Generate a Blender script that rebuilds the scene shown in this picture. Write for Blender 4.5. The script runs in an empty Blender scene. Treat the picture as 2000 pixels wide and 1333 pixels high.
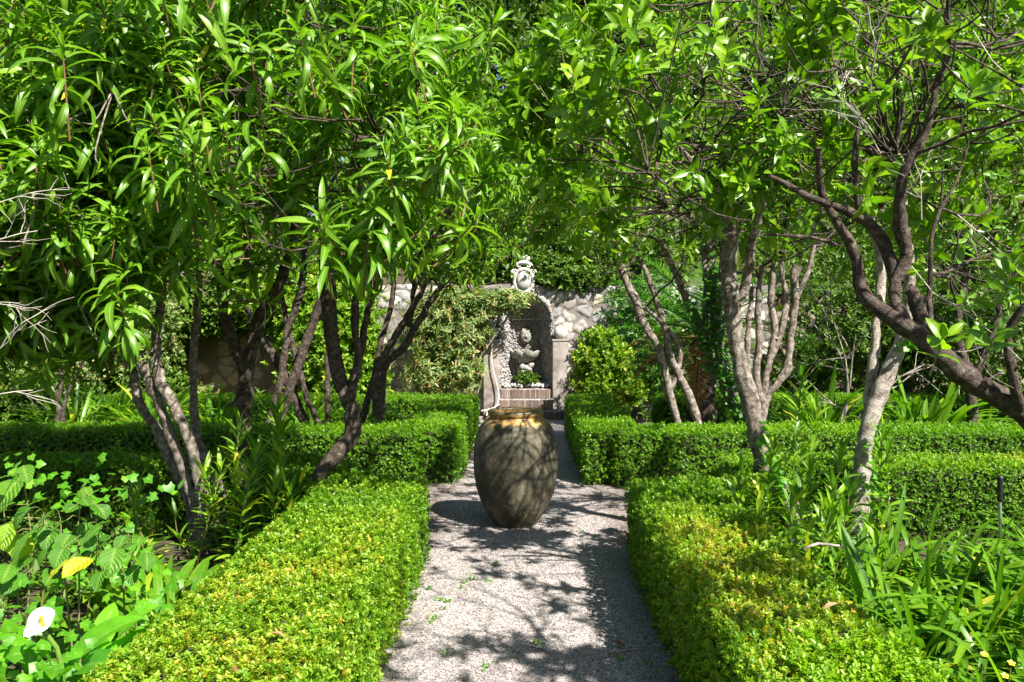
import bpy, math, random
import numpy as np
from mathutils import Vector, Matrix, Euler

# ------------------------------------------------------------------ camera, sky, sun, exposure
scn = bpy.context.scene
col = scn.collection
CAMZ = 1.6
FPX = 1600.0                       # focal length in pixels of a 2000 px wide frame
PITCH = math.atan(46.5/FPX); YAW = math.atan(25.0/FPX)
cam_d = bpy.data.cameras.new('camera'); cam = bpy.data.objects.new('camera', cam_d); col.objects.link(cam)
cam_d.sensor_width = 36.0; cam_d.lens = 36.0*FPX/2000.0
cam_d.clip_start = 0.05; cam_d.clip_end = 400
cam.location = (0, 0, CAMZ)
cam.rotation_euler = (math.radians(90)-PITCH, 0, YAW)
scn.camera = cam
CR = cam.rotation_euler.to_matrix()

SUN = Vector((0.52, -0.60, 0.90)).normalized()       # towards the sun: high, from the right and a little behind
world = bpy.data.worlds.new("World"); scn.world = world; world.use_nodes = True
wn = world.node_tree.nodes; wl = world.node_tree.links
sky = wn.new('ShaderNodeTexSky'); sky.sky_type = 'NISHITA'; sky.sun_disc = False
sky.sun_elevation = math.asin(SUN.z); sky.sun_rotation = math.atan2(SUN.x, SUN.y)
wn['Background'].inputs['Strength'].default_value = 0.05
wl.new(sky.outputs[0], wn['Background'].inputs[0])
sd = bpy.data.lights.new('sun', 'SUN'); sd.energy = 5.0; sd.angle = math.radians(0.53); sd.color = (1.0, 0.95, 0.86)
so = bpy.data.objects.new('sun', sd); col.objects.link(so)
so.rotation_euler = SUN.to_track_quat('Z', 'Y').to_euler()
so.location = (6, -6, 12)
scn.view_settings.view_transform = 'Standard'; scn.view_settings.look = 'None'
scn.view_settings.exposure = 1.62; scn.view_settings.gamma = 1.0
scn.cycles.max_bounces = 8; scn.cycles.diffuse_bounces = 4; scn.cycles.glossy_bounces = 2
scn.cycles.transmission_bounces = 4; scn.cycles.transparent_max_bounces = 4
scn.cycles.caustics_reflective = False; scn.cycles.caustics_refractive = False

def P(px, py, d):
    """the point at distance y=d seen at pixel (px,py) of the 2000x1333 photograph"""
    v = CR @ Vector(((px-1000.0)/FPX, (666.5-py)/FPX, -1.0))
    v = v*(d/v.y)
    return np.array((v.x, v.y, v.z+CAMZ))
def S(d): return FPX/d

# ------------------------------------------------------------------ mesh helpers
RS = np.random.RandomState(7)

class MB:
    """collects vertices, faces of any size, material index and a four-channel tint"""
    def __init__(s): s.v=[]; s.t=[]; s.f=[]; s.n=0
    def add(s, V, faces, mat=0, tint=None, smooth=True):
        V = np.asarray(V, float).reshape(-1,3)
        if tint is None: tint = np.zeros((len(V),4))+0.5
        tint = np.asarray(tint, float)
        if tint.ndim == 1: tint = np.tile(tint, (len(V),1))
        if isinstance(faces, np.ndarray): groups=[faces]
        else:
            d={}
            for f in faces: d.setdefault(len(f), []).append(f)
            groups=[np.array(g) for g in d.values()]
        for g in groups:
            if np.isscalar(mat): m = np.full(len(g), mat, int)
            else: m = np.asarray(mat)
            s.f.append((g+s.n, m, smooth))
        s.v.append(V); s.t.append(tint); s.n += len(V)
    def build(s, name, mats, parent=None, loc=None):
        if not isinstance(mats, (list,tuple)): mats=[mats]
        V = np.concatenate(s.v); T = np.concatenate(s.t)
        if parent is not None and loc is None:
            loc = np.zeros(3); o_=np.array(parent_world(parent)); V = V-o_
        elif loc is not None: V = V-np.array(loc)
        me = bpy.data.meshes.new(name)
        loops = np.concatenate([g.ravel() for g,_,_ in s.f]).astype(np.int32)
        tot = np.concatenate([np.full(len(g), g.shape[1]) for g,_,_ in s.f]).astype(np.int32)
        st = np.concatenate([[0], np.cumsum(tot)[:-1]]).astype(np.int32)
        mi = np.concatenate([m for _,m,_ in s.f]).astype(np.int32)
        sm = np.concatenate([np.full(len(g), k) for g,_,k in s.f]).astype(bool)
        me.vertices.add(len(V)); me.vertices.foreach_set('co', V.astype(np.float32).ravel())
        me.loops.add(len(loops)); me.loops.foreach_set('vertex_index', loops)
        me.polygons.add(len(tot)); me.polygons.foreach_set('loop_start', st); me.polygons.foreach_set('loop_total', tot)
        me.polygons.foreach_set('material_index', mi); me.polygons.foreach_set('use_smooth', sm)
        at = me.attributes.new('tint', 'FLOAT_COLOR', 'POINT'); at.data.foreach_set('color', T.astype(np.float32).ravel())
        me.update(calc_edges=True); me.validate()
        for m in mats: me.materials.append(m)
        o = bpy.data.objects.new(name, me); col.objects.link(o)
        if parent is not None: o.parent = parent
        elif loc is not None: o.location = loc
        return o

def parent_world(p):
    v = Vector((0,0,0))
    while p is not None: v = v+p.location; p = p.parent
    return v
def tag(o, label=None, cat=None, group=None, kind=None):
    if label: o['label']=label
    if cat: o['category']=cat
    if group: o['group']=group
    if kind: o['kind']=kind
    return o
def empty(name, loc, label, cat, group=None):
    o = bpy.data.objects.new(name, None); o.empty_display_size=0.1; col.objects.link(o); o.location = [float(a) for a in loc]
    return tag(o, label, cat, group)

def norm(a): return a/np.maximum(np.linalg.norm(a,axis=-1,keepdims=True),1e-9)

def frames(dirs, spin):
    """N,3,3 matrices (columns x,y,z) whose z is dirs, spun about it"""
    z = norm(dirs); up = np.tile([0.,0.,1.],(len(z),1)); bad = np.abs(z[:,2])>.98; up[bad]=[1.,0,0]
    x = norm(np.cross(up,z)); y = np.cross(z,x)
    c=np.cos(spin)[:,None]; s_=np.sin(spin)[:,None]
    X = x*c+y*s_; Y = -x*s_+y*c
    return np.stack([X,Y,z],axis=2)

def scatter(mb, proto, pos, dirs, scale, rs, spin=None, base=None, var=0.15, yellow=0.0):
    """copies of proto (V,F,T,M) merged into mb; tint R = per-copy base + leaf jitter"""
    V,F,T,M = proto; n=len(pos)
    if n==0: return
    if spin is None: spin = rs.uniform(0,2*math.pi,n)
    R = frames(np.asarray(dirs,float), spin)
    W = np.einsum('nij,mj->nmi', R, V)*np.asarray(scale).reshape(-1,1,1)+np.asarray(pos)[:,None,:]
    TT = np.tile(T[None],(n,1,1))
    b = rs.uniform(0,1,n) if base is None else base
    TT[:,:,0] = np.where(TT[:,:,0]>1.5, 1.0, np.clip(b[:,None]*(1-var)+TT[:,:,0]*var*1.0,0,1))
    if yellow>0:
        k = rs.rand(n)<yellow; TT[k,:,0]=1.0
    m=len(V)
    FF = (F[None]+ (np.arange(n)*m)[:,None,None]).reshape(-1,F.shape[1])
    mb.add(W.reshape(-1,3), FF, np.tile(M,n), TT.reshape(-1,4))

PROFILES = {
 'lance': lambda t: (np.sin(np.pi*np.clip(t,0,1)**0.85)**0.75),
 'ellip': lambda t: (np.sin(np.pi*t**0.9)**0.8)*(1-0.15*t),
 'strap': lambda t: np.minimum(1, 0.75+0.5*t)*np.minimum(1,((1-t)*5.0)**0.6),
 'ovate': lambda t: np.sin(np.pi*t**0.72)**0.7,
}
def leaf(L, W, ns=5, prof='lance', fold=0.25, curl=0.8, a0=0.0, rnd=0.5, wav=0.0, cross=3, rs=RS):
    """a leaf in the xz plane growing along +x from elevation a0, bending down by curl; returns V,F,T,M"""
    t = np.linspace(0,1,ns+1); w = PROFILES[prof](t)*W*0.5; w[0]=max(w[0],W*0.06); w[-1]=W*0.03
    ang = a0-curl*t**1.2
    dx = np.cos(ang)*L/ns; dz=np.sin(ang)*L/ns
    x = np.concatenate([[0],np.cumsum(dx[:-1])]); z=np.concatenate([[0],np.cumsum(dz[:-1])])
    nx=-np.sin(ang); nz=np.cos(ang)
    us = np.linspace(-1,1,cross); V=[];T=[]
    for i in range(ns+1):
        for u in us:
            h = abs(u)*fold*w[i] + wav*w[i]*math.sin(t[i]*17+3*u)*abs(u)
            V.append((x[i]+nx[i]*h, u*w[i], z[i]+nz[i]*h)); T.append((rnd, t[i], abs(u), rs.rand()))
    F=[]
    for i in range(ns):
        for j in range(cross-1):
            a=i*cross+j; F.append((a,a+1,a+1+cross,a+cross))
    return np.array(V),np.array(F),np.array(T),np.zeros(len(F),int)
def leaf6(L,W,fold=.3,curl=.3,rnd=.5):
    h=fold*W*.5
    V=np.array([(0,0,0),(L*.3,W*.45,h-curl*L*.05),(L*.68,W*.42,h-curl*L*.3),(L,0,-curl*L*.5),(L*.68,-W*.42,h-curl*L*.3),(L*.3,-W*.45,h-curl*L*.05)])
    F=np.array([(0,3,2,1),(0,5,4,3)]); T=np.array([(rnd,0,0,.5),(rnd,.3,1,.5),(rnd,.7,1,.5),(rnd,1,0,.5),(rnd,.7,1,.5),(rnd,.3,1,.5)])
    return V,F,T,np.zeros(2,int)
def leaf4(L,W,fold=.3,rnd=.5):
    V=np.array([(0,0,0),(L*.45,W*.5,fold*W*.4),(L,0,0),(L*.45,-W*.5,fold*W*.4)])
    return V,np.array([(0,3,2,1)]),np.array([(rnd,0,0,.5),(rnd,.5,1,.5),(rnd,1,0,.5),(rnd,.5,1,.5)]),np.zeros(1,int)
def rotm(ax,a):
    return np.array(Matrix.Rotation(a,3,ax))
def merge(parts):
    V=[];F=[];T=[];M=[];n=0
    for v,f,t,m in parts:
        V.append(v);F.append(f+n);T.append(t);M.append(m);n+=len(v)
    return np.concatenate(V),np.concatenate(F),np.concatenate(T),np.concatenate(M)
def xf(part, R=None, t=(0,0,0)):
    v,f,tt,m=part
    if R is not None: v=v@R.T
    return v+np.array(t),f,tt,m
def tube_part(pts, rad, sides=4, mat=1, rnd=.5):
    V,F=tube_arrays(np.array(pts,float),np.array(rad,float),sides)
    return V,F,np.tile([rnd,.5,.5,.5],(len(V),1)),np.full(len(F),mat,int)
def tube_arrays(pts, rad, sides=8, noise=0.0, rs=None):
    n=len(pts); tan=np.gradient(pts,axis=0); tan=norm(tan)
    ref=np.array([0.31,0.87,0.38]); u=norm(np.cross(tan,ref)); w=np.cross(tan,u)
    a=np.linspace(0,2*math.pi,sides,endpoint=False)
    r=np.asarray(rad)[:,None]*np.ones((n,sides))
    if noise>0:
        g=rs.normal(0,1,(n,sides)); g=(g+np.roll(g,1,1)+np.roll(g,1,0)+np.roll(g,-1,1)+np.roll(g,-1,0))/2.2
        r=r*(1+noise*g)
    V=pts[:,None,:]+(np.cos(a)[None,:,None]*u[:,None,:]+np.sin(a)[None,:,None]*w[:,None,:])*r[:,:,None]
    V=V.reshape(-1,3); i=np.arange(n-1)[:,None]*sides; j=np.arange(sides)[None,:]; k=(j+1)%sides
    F=np.stack([i+j,i+k,i+sides+k,i+sides+j],axis=2).reshape(-1,4)
    return V,F
def smooth_path(pts, rad, step):
    pts=np.array(pts,float); rad=np.array(rad,float); out=[];ro=[]
    p=np.vstack([2*pts[0]-pts[1],pts,2*pts[-1]-pts[-2]]); r=np.concatenate([[rad[0]],rad,[rad[-1]]])
    for i in range(1,len(p)-2):
        L=np.linalg.norm(p[i+1]-p[i]); n=max(2,int(L/step))
        for k in range(n):
            t=k/n; a=-.5*t+t*t-.5*t**3; b=1-2.5*t*t+1.5*t**3; c=.5*t+2*t*t-1.5*t**3; d=-.5*t*t+.5*t**3
            out.append(a*p[i-1]+b*p[i]+c*p[i+1]+d*p[i+2]); ro.append(r[i]*(1-t)+r[i+1]*t)
    out.append(p[-2]); ro.append(r[-2])
    return np.array(out),np.array(ro)
def add_tube(mb, pts, rad, sides=10, step=.04, noise=.0, rs=RS, mat=0, cap=True, tint=None, raw=False):
    q,r=(np.array(pts,float),np.array(rad,float)) if raw else smooth_path(pts,rad,step)
    if noise>0:
        r=r*(1+noise*1.2*np.convolve(rs.normal(0,1,len(r)+4),np.ones(5)/5,'valid'))
    V,F=tube_arrays(q,r,sides,noise,rs)
    mb.add(V,F,mat,tint)
    if cap:
        for k,ix in ((0,0),(len(q)-1,(len(q)-1)*sides)):
            c=V[ix:ix+sides]; cv=np.vstack([c,q[k]]); 
            f=[(i,(i+1)%sides,sides) if k else ((i+1)%sides,i,sides) for i in range(sides)]
            mb.add(cv,f,mat,tint)
def box(mb, x0,x1,y0,y1,z0,z1, mat=0, tint=None, bev=0.0):
    if bev<=0:
        V=[(x,y,z) for z in (z0,z1) for y in (y0,y1) for x in (x0,x1)]
        F=[(0,2,3,1),(4,5,7,6),(0,1,5,4),(2,6,7,3),(0,4,6,2),(1,3,7,5)]
        mb.add(V,F,mat,tint,smooth=False); return
    b=bev; V=[];F=[]
    import bmesh
    bm=bmesh.new(); bmesh.ops.create_cube(bm,size=1)
    for v in bm.verts: v.co=Vector(((x0+x1)/2+v.co.x*(x1-x0),(y0+y1)/2+v.co.y*(y1-y0),(z0+z1)/2+v.co.z*(z1-z0)))
    bmesh.ops.bevel(bm,geom=bm.edges[:],offset=b,segments=2,affect='EDGES',profile=.6)
    V=[v.co[:] for v in bm.verts]; F=[[v.index for v in f.verts] for f in bm.faces]; bm.free()
    mb.add(V,F,mat,tint,smooth=False)
def lathe(mb, prof, c, sides=48, mat=0, wob=0.0, rs=RS, tint=None):
    prof=np.array(prof); a=np.linspace(0,2*math.pi,sides,endpoint=False); n=len(prof)
    r=prof[:,0][:,None]*(1+wob*np.sin(3*a+1)[None,:]*.6+wob*np.sin(7*a+prof[:,1][:,None]*9)*.4)
    V=np.stack([c[0]+r*np.cos(a),c[1]+r*np.sin(a),c[2]+prof[:,1][:,None]+0*a],axis=2).reshape(-1,3)
    i=np.arange(n-1)[:,None]*sides; j=np.arange(sides)[None,:]; k=(j+1)%sides
    F=np.stack([i+j,i+k,i+sides+k,i+sides+j],axis=2).reshape(-1,4); mb.add(V,F,mat,tint)
def ico(sub=1):
    import bmesh
    bm=bmesh.new(); bmesh.ops.create_icosphere(bm,subdivisions=sub,radius=1)
    V=np.array([v.co[:] for v in bm.verts]); F=np.array([[v.index for v in f.verts] for f in bm.faces]); bm.free(); return V,F
ICO1=ico(1); ICO2=ico(2)
def stones(mb, pos, nrm, size, rs, flat=.6, mat=0, sub=1, rough=.18):
    V0,F0=ICO1 if sub==1 else ICO2
    n=len(pos); R=frames(np.asarray(nrm,float), rs.uniform(0,6.28,n))
    sc=np.stack([rs.uniform(.75,1.3,n),rs.uniform(.7,1.15,n),np.full(n,flat)*rs.uniform(.8,1.3,n)],1)*np.asarray(size).reshape(-1,1)
    V=V0[None]*(1+rs.normal(0,rough,(n,len(V0),1)))*sc[:,None,:]
    W=np.einsum('nij,nmj->nmi',R,V)+np.asarray(pos)[:,None,:]
    T=np.tile(rs.rand(n,1,4),(1,len(V0),1))
    F=(F0[None]+(np.arange(n)*len(V0))[:,None,None]).reshape(-1,3)
    mb.add(W.reshape(-1,3),F,mat,T.reshape(-1,4))

# ------------------------------------------------------------------ materials
def newmat(name):
    m=bpy.data.materials.new(name); m.use_nodes=True; return m, m.node_tree.nodes, m.node_tree.links, m.node_tree.nodes['Principled BSDF']
def ramp(nt, stops, interp='LINEAR'):
    r=nt.nodes.new('ShaderNodeValToRGB'); r.color_ramp.interpolation=interp
    e=r.color_ramp.elements
    while len(e)<len(stops): e.new(.5)
    for k,(p,c) in enumerate(stops): e[k].position=p; e[k].color=(*c,1)
    return r
def leaf_mat(name, stops, rough=.38, trans=.35, rib=.35, tsat=(1.35,1.5,.45), veins=0.0, spec=.36):
    m,n,l,b=newmat(name)
    a=n.new('ShaderNodeAttribute'); a.attribute_name='tint'
    sp=n.new('ShaderNodeSeparateColor'); l.new(a.outputs['Color'],sp.inputs[0])
    if 'dead' not in name and 'vine' not in name:
        kr=1.0 if name in ('box_leaf','broad_leaf') else .97
        stops=[(p,(c[0]*kr,c[1]*1.03,c[2]*.5)) for p,c in stops]
    r=ramp(m.node_tree,stops); l.new(sp.outputs[0],r.inputs[0])
    colr=r.outputs[0]
    # paler midrib
    lt=n.new('ShaderNodeMapRange'); lt.inputs['From Min'].default_value=0.0; lt.inputs['From Max'].default_value=0.22
    lt.inputs['To Min'].default_value=rib; lt.inputs['To Max'].default_value=0; l.new(sp.outputs[2],lt.inputs['Value'])
    mx=n.new('ShaderNodeMix'); mx.data_type='RGBA'; l.new(lt.outputs[0],mx.inputs['Factor']); l.new(colr,mx.inputs[6]); mx.inputs[7].default_value=(.34,.46,.10,1)
    colr=mx.outputs[2]
    nz=n.new('ShaderNodeTexNoise'); nz.inputs['Scale'].default_value=35; nz.inputs['Detail'].default_value=3
    geo=n.new('ShaderNodeNewGeometry'); l.new(geo.outputs['Position'],nz.inputs['Vector'])
    mr=n.new('ShaderNodeMapRange'); mr.inputs['To Min'].default_value=.75; mr.inputs['To Max'].default_value=1.3; l.new(nz.outputs[0],mr.inputs[0])
    hs=n.new('ShaderNodeHueSaturation'); l.new(mr.outputs[0],hs.inputs['Value']); l.new(colr,hs.inputs['Color'])
    colr=hs.outputs[0]
    if veins>0:
        ma=n.new('ShaderNodeMath'); ma.operation='MULTIPLY'; ma.inputs[1].default_value=40; l.new(sp.outputs[1],ma.inputs[0])
        mb_=n.new('ShaderNodeMath'); mb_.operation='MULTIPLY_ADD'; mb_.inputs[1].default_value=-14; l.new(sp.outputs[2],mb_.inputs[0]); l.new(ma.outputs[0],mb_.inputs[2])
        sn=n.new('ShaderNodeMath'); sn.operation='SINE'; l.new(mb_.outputs[0],sn.inputs[0])
        pw=n.new('ShaderNodeMapRange'); pw.inputs['From Min'].default_value=.3; pw.inputs['From Max'].default_value=1; pw.inputs['To Max'].default_value=veins; l.new(sn.outputs[0],pw.inputs[0])
        m2=n.new('ShaderNodeMix'); m2.data_type='RGBA'; l.new(pw.outputs[0],m2.inputs['Factor']); l.new(colr,m2.inputs[6]); m2.inputs[7].default_value=(.30,.42,.08,1); colr=m2.outputs[2]
        bp=n.new('ShaderNodeBump'); bp.inputs['Strength'].default_value=.6; bp.inputs['Distance'].default_value=.004; l.new(sn.outputs[0],bp.inputs['Height']); bp.invert=True; l.new(bp.outputs[0],b.inputs['Normal'])
    l.new(colr,b.inputs['Base Color']); b.inputs['Roughness'].default_value=rough; b.inputs['Specular IOR Level'].default_value=spec
    tr=n.new('ShaderNodeBsdfTranslucent')
    mu=n.new('ShaderNodeMix'); mu.data_type='RGBA'; mu.blend_type='MULTIPLY'; mu.inputs[0].default_value=1; l.new(colr,mu.inputs[6]); mu.inputs[7].default_value=(*[c*2.0 for c in tsat],1)
    l.new(mu.outputs[2],tr.inputs['Color'])
    ms=n.new('ShaderNodeMixShader'); ms.inputs[0].default_value=trans; l.new(b.outputs[0],ms.inputs[1]); l.new(tr.outputs[0],ms.inputs[2])
    l.new(ms.outputs[0],n['Material Output'].inputs[0])
    return m
def rock_mat(name, stops, scale=8, bump=.4, rough=.9, dist=.01, detail=8, tintmix=0.0, tintstops=None):
    m,n,l,b=newmat(name)
    tc=n.new('ShaderNodeNewGeometry'); nz=n.new('ShaderNodeTexNoise'); nz.inputs['Scale'].default_value=scale; nz.inputs['Detail'].default_value=detail; nz.inputs['Roughness'].default_value=.65
    l.new(tc.outputs['Position'],nz.inputs['Vector']); r=ramp(m.node_tree,stops); l.new(nz.outputs[0],r.inputs[0]); c=r.outputs[0]
    if tintmix>0:
        a=n.new('ShaderNodeAttribute'); a.attribute_name='tint'; sp=n.new('ShaderNodeSeparateColor'); l.new(a.outputs['Color'],sp.inputs[0])
        r2=ramp(m.node_tree,tintstops); l.new(sp.outputs[0],r2.inputs[0]); mx=n.new('ShaderNodeMix'); mx.data_type='RGBA'; mx.inputs[0].default_value=tintmix; l.new(c,mx.inputs[6]); l.new(r2.outputs[0],mx.inputs[7]); c=mx.outputs[2]
    l.new(c,b.inputs['Base Color']); b.inputs['Roughness'].default_value=rough; b.inputs['Specular IOR Level'].default_value=.25
    n2=n.new('ShaderNodeTexNoise'); n2.inputs['Scale'].default_value=scale*5; n2.inputs['Detail'].default_value=6; l.new(tc.outputs['Position'],n2.inputs['Vector'])
    ad=n.new('ShaderNodeMath'); ad.operation='ADD'; l.new(nz.outputs[0],ad.inputs[0]); l.new(n2.outputs[0],ad.inputs[1])
    bp=n.new('ShaderNodeBump'); bp.inputs['Strength'].default_value=bump; bp.inputs['Distance'].default_value=dist; l.new(ad.outputs[0],bp.inputs['Height']); l.new(bp.outputs[0],b.inputs['Normal'])
    return m
def flat_mat(name,c,rough=.5,metal=0,trans=0):
    m,n,l,b=newmat(name); b.inputs['Roughness'].default_value=rough; b.inputs['Metallic'].default_value=metal
    nz=n.new('ShaderNodeTexNoise'); nz.inputs['Scale'].default_value=30; nz.inputs['Detail'].default_value=5; g=n.new('ShaderNodeNewGeometry'); l.new(g.outputs['Position'],nz.inputs['Vector'])
    r=ramp(m.node_tree,[(.25,tuple(x*.75 for x in c)),(.75,tuple(min(1,x*1.15) for x in c))]); l.new(nz.outputs[0],r.inputs[0]); l.new(r.outputs[0],b.inputs['Base Color'])
    if trans:
        t=n.new('ShaderNodeBsdfTranslucent'); l.new(r.outputs[0],t.inputs[0]); ms=n.new('ShaderNodeMixShader'); ms.inputs[0].default_value=trans; l.new(b.outputs[0],ms.inputs[1]); l.new(t.outputs[0],ms.inputs[2]); l.new(ms.outputs[0],n['Material Output'].inputs[0])
    return m

M={}
M['oleander']=leaf_mat('oleander_leaf',[(0,(.045,.115,.010)),(.5,(.095,.20,.016)),(.8,(.17,.28,.022)),(.95,(.28,.34,.035)),(1,(.42,.38,.03))],rough=.40,trans=.26,rib=.42,spec=.4)
M['citrus']=leaf_mat('citrus_leaf',[(0,(.032,.10,.006)),(.5,(.10,.205,.009)),(.8,(.21,.31,.015)),(.97,(.24,.34,.025)),(1,(.50,.44,.03))],rough=.34,trans=.23,rib=.25,spec=.42)
M['box']=leaf_mat('box_leaf',[(0,(.030,.085,.008)),(.38,(.085,.185,.015)),(.60,(.17,.27,.028)),(.80,(.28,.31,.06)),(.93,(.36,.24,.06)),(1,(.30,.12,.05))],rough=.42,trans=.28,rib=.0)
M['boxgreen']=leaf_mat('box_leaf_green',[(0,(.035,.10,.008)),(.4,(.09,.19,.014)),(.7,(.19,.30,.02)),(1,(.32,.35,.05))],rough=.42,trans=.28,rib=.0)
M['strap']=leaf_mat('strap_leaf',[(0,(.035,.10,.008)),(.5,(.075,.17,.012)),(.9,(.14,.25,.02)),(1,(.30,.30,.05))],rough=.36,trans=.26,rib=.15)
M['shrub']=leaf_mat('shrub_leaf',[(0,(.018,.045,.006)),(.45,(.050,.105,.010)),(.80,(.10,.17,.016)),(1,(.26,.28,.04))],rough=.5,trans=.17,rib=.1)
M['broad']=leaf_mat('broad_leaf',[(0,(.03,.10,.02)),(.5,(.06,.17,.03)),(.8,(.14,.27,.03)),(.93,(.36,.40,.03)),(1,(.46,.38,.03))],rough=.42,trans=.30,rib=.3,veins=.13)
M['calla']=leaf_mat('calla_leaf',[(0,(.06,.20,.02)),(.6,(.10,.28,.02)),(1,(.16,.34,.03))],rough=.35,trans=.38,rib=.2)
M['ivy']=leaf_mat('ivy_leaf',[(0,(.018,.065,.012)),(.6,(.04,.13,.018)),(1,(.10,.22,.03))],rough=.38,trans=.22,rib=.3)
M['ivylight']=leaf_mat('young_ivy_leaf',[(0,(.05,.17,.02)),(.6,(.09,.25,.02)),(1,(.17,.33,.03))],rough=.4,trans=.38,rib=.3)
M['vine']=leaf_mat('vine_leaf',[(0,(.035,.08,.015)),(.45,(.10,.16,.04)),(.65,(.22,.27,.08)),(.8,(.34,.24,.11)),(1,(.40,.13,.08))],rough=.45,trans=.24,rib=.2)
M['palm']=leaf_mat('palm_leaf',[(0,(.02,.09,.012)),(.6,(.05,.16,.018)),(1,(.20,.28,.02))],rough=.35,trans=.25,rib=.0)
M['deadpalm']=leaf_mat('dead_palm_leaf',[(0,(.22,.10,.03)),(1,(.45,.26,.09))],rough=.7,trans=.25,rib=.0,tsat=(1.,.8,.5))
M['dead']=leaf_mat('dead_leaf',[(0,(.10,.035,.015)),(.6,(.24,.11,.05)),(1,(.42,.27,.14))],rough=.8,trans=.1,rib=.3,tsat=(1.,.8,.6))
M['stem']=flat_mat('green_stem',(.12,.22,.03),.45)
M['twig']=flat_mat('green_twig',(.16,.16,.05),.7)
M['redtwig']=flat_mat('red_brown_twig',(.15,.07,.035),.7)
M['pale_twig']=flat_mat('pale_dry_twig',(.42,.38,.32),.85)
M['bud']=flat_mat('citrus_bud',(.55,.55,.22),.5,trans=.2)
M['white']=flat_mat('white_petal',(.85,.85,.80),.4,trans=.25)
M['yellow']=flat_mat('yellow_petal',(.80,.60,.03),.5,trans=.2)
M['purple']=flat_mat('purple_petal',(.20,.06,.22),.5,trans=.2)
M['bark']=rock_mat('bark',[(.30,(.06,.046,.036)),(.46,(.15,.12,.095)),(.58,(.27,.235,.20)),(.72,(.44,.41,.36))],scale=24,bump=1.,dist=.012,detail=12)
M['bark_dark']=rock_mat('dark_bark',[(.30,(.022,.016,.012)),(.48,(.065,.048,.036)),(.62,(.13,.105,.085)),(.76,(.26,.24,.20))],scale=28,bump=1.,dist=.014,detail=12)
M['bark_pale']=rock_mat('pale_bark',[(.30,(.10,.08,.06)),(.45,(.24,.20,.17)),(.60,(.38,.34,.30)),(.78,(.50,.48,.43))],scale=22,bump=.9,dist=.010,detail=12)

# ------------------------------------------------------------------ ground
def vnoise(x,y,f,seed=0):
    r=np.random.RandomState(seed); o=np.zeros_like(x)
    for k in range(6):
        a=r.uniform(0,6.28); ff=f*(1.6**(k/1.5)); o+=np.sin(x*ff*math.cos(a)+y*ff*math.sin(a)+r.uniform(0,6.28))/(1+k*.5)
    return o/3
def grid(mb, x0,x1,y0,y1,st,zf,mat=0,keep=None,tintf=None):
    xs=np.linspace(x0,x1,max(2,int((x1-x0)/st)+1)); ys=np.linspace(y0,y1,max(2,int((y1-y0)/st)+1))
    X,Y=np.meshgrid(xs,ys); Z=zf(X,Y); V=np.stack([X,Y,Z],2).reshape(-1,3)
    nx=len(xs); i=np.arange(len(ys)-1)[:,None]*nx; j=np.arange(nx-1)[None,:]
    F=np.stack([i+j,i+j+1,i+j+1+nx,i+j+nx],2).reshape(-1,4)
    if keep is not None:
        c=V[F].mean(1); F=F[keep(c)]
    mb.add(V,F,mat)
def hill(x,y):
    t=np.clip((y-13.6)/18,0,1); side=np.clip((x+6.3)/1.5,0,1)       # the terrace behind the retaining wall, open at the far left
    far=np.clip((y-27)/14,0,1)
    return side*(1.95*(y>13.45)+7.5*t**1.1) + (1-side)*6*far
m,n,l,b=newmat('soil')
g=n.new('ShaderNodeNewGeometry'); nz=n.new('ShaderNodeTexNoise'); nz.inputs['Scale'].default_value=9; nz.inputs['Detail'].default_value=9; l.new(g.outputs['Position'],nz.inputs['Vector'])
r=ramp(m.node_tree,[(.3,(.022,.014,.008)),(.5,(.055,.036,.02)),(.66,(.035,.055,.012)),(.8,(.13,.09,.05))]); l.new(nz.outputs[0],r.inputs[0]); l.new(r.outputs[0],b.inputs['Base Color']); b.inputs['Roughness'].default_value=.95
bp=n.new('ShaderNodeBump'); bp.inputs['Distance'].default_value=.03; l.new(nz.outputs[0],bp.inputs['Height']); l.new(bp.outputs[0],b.inputs['Normal'])
M['soil']=m
mb=MB(); grid(mb,-26,26,-8,13.44,.5,lambda x,y:0*x+.0)
grid(mb,-26,26,13.44,46,.5,lambda x,y:hill(x,y)+.12*vnoise(x,y,1.3,3)*(y>14))
tag(mb.build('ground',M['soil'],loc=(0,0,0)),kind='structure')
# outer ground reaching far beyond
mb=MB(); mb.add([(-220,-220,-.02),(220,-220,-.02),(220,220,-.02),(-220,220,-.02)],[(0,1,2,3)],0)
tag(mb.build('terrain',M['soil'],loc=(0,0,0)),kind='structure')

# gravel
m,n,l,b=newmat('gravel')
g=n.new('ShaderNodeNewGeometry')
vo=n.new('ShaderNodeTexVoronoi'); vo.inputs['Scale'].default_value=125; l.new(g.outputs['Position'],vo.inputs['Vector'])
sp=n.new('ShaderNodeSeparateColor'); l.new(vo.outputs['Color'],sp.inputs[0])
r=ramp(m.node_tree,[(0,(.085,.07,.065)),(.2,(.215,.185,.172)),(.6,(.345,.30,.285)),(.9,(.48,.43,.41)),(1,(.66,.61,.57))]); l.new(sp.outputs[0],r.inputs[0])
big=n.new('ShaderNodeTexNoise'); big.inputs['Scale'].default_value=1.6; big.inputs['Detail'].default_value=7; l.new(g.outputs['Position'],big.inputs['Vector'])
mr=n.new('ShaderNodeMapRange'); mr.inputs['From Min'].default_value=.3; mr.inputs['From Max'].default_value=.7; mr.inputs['To Min'].default_value=.82; mr.inputs['To Max'].default_value=1.12; l.new(big.outputs[0],mr.inputs[0])
hs=n.new('ShaderNodeHueSaturation'); hs.inputs['Saturation'].default_value=.8; l.new(mr.outputs[0],hs.inputs['Value']); l.new(r.outputs[0],hs.inputs['Color'])
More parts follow.
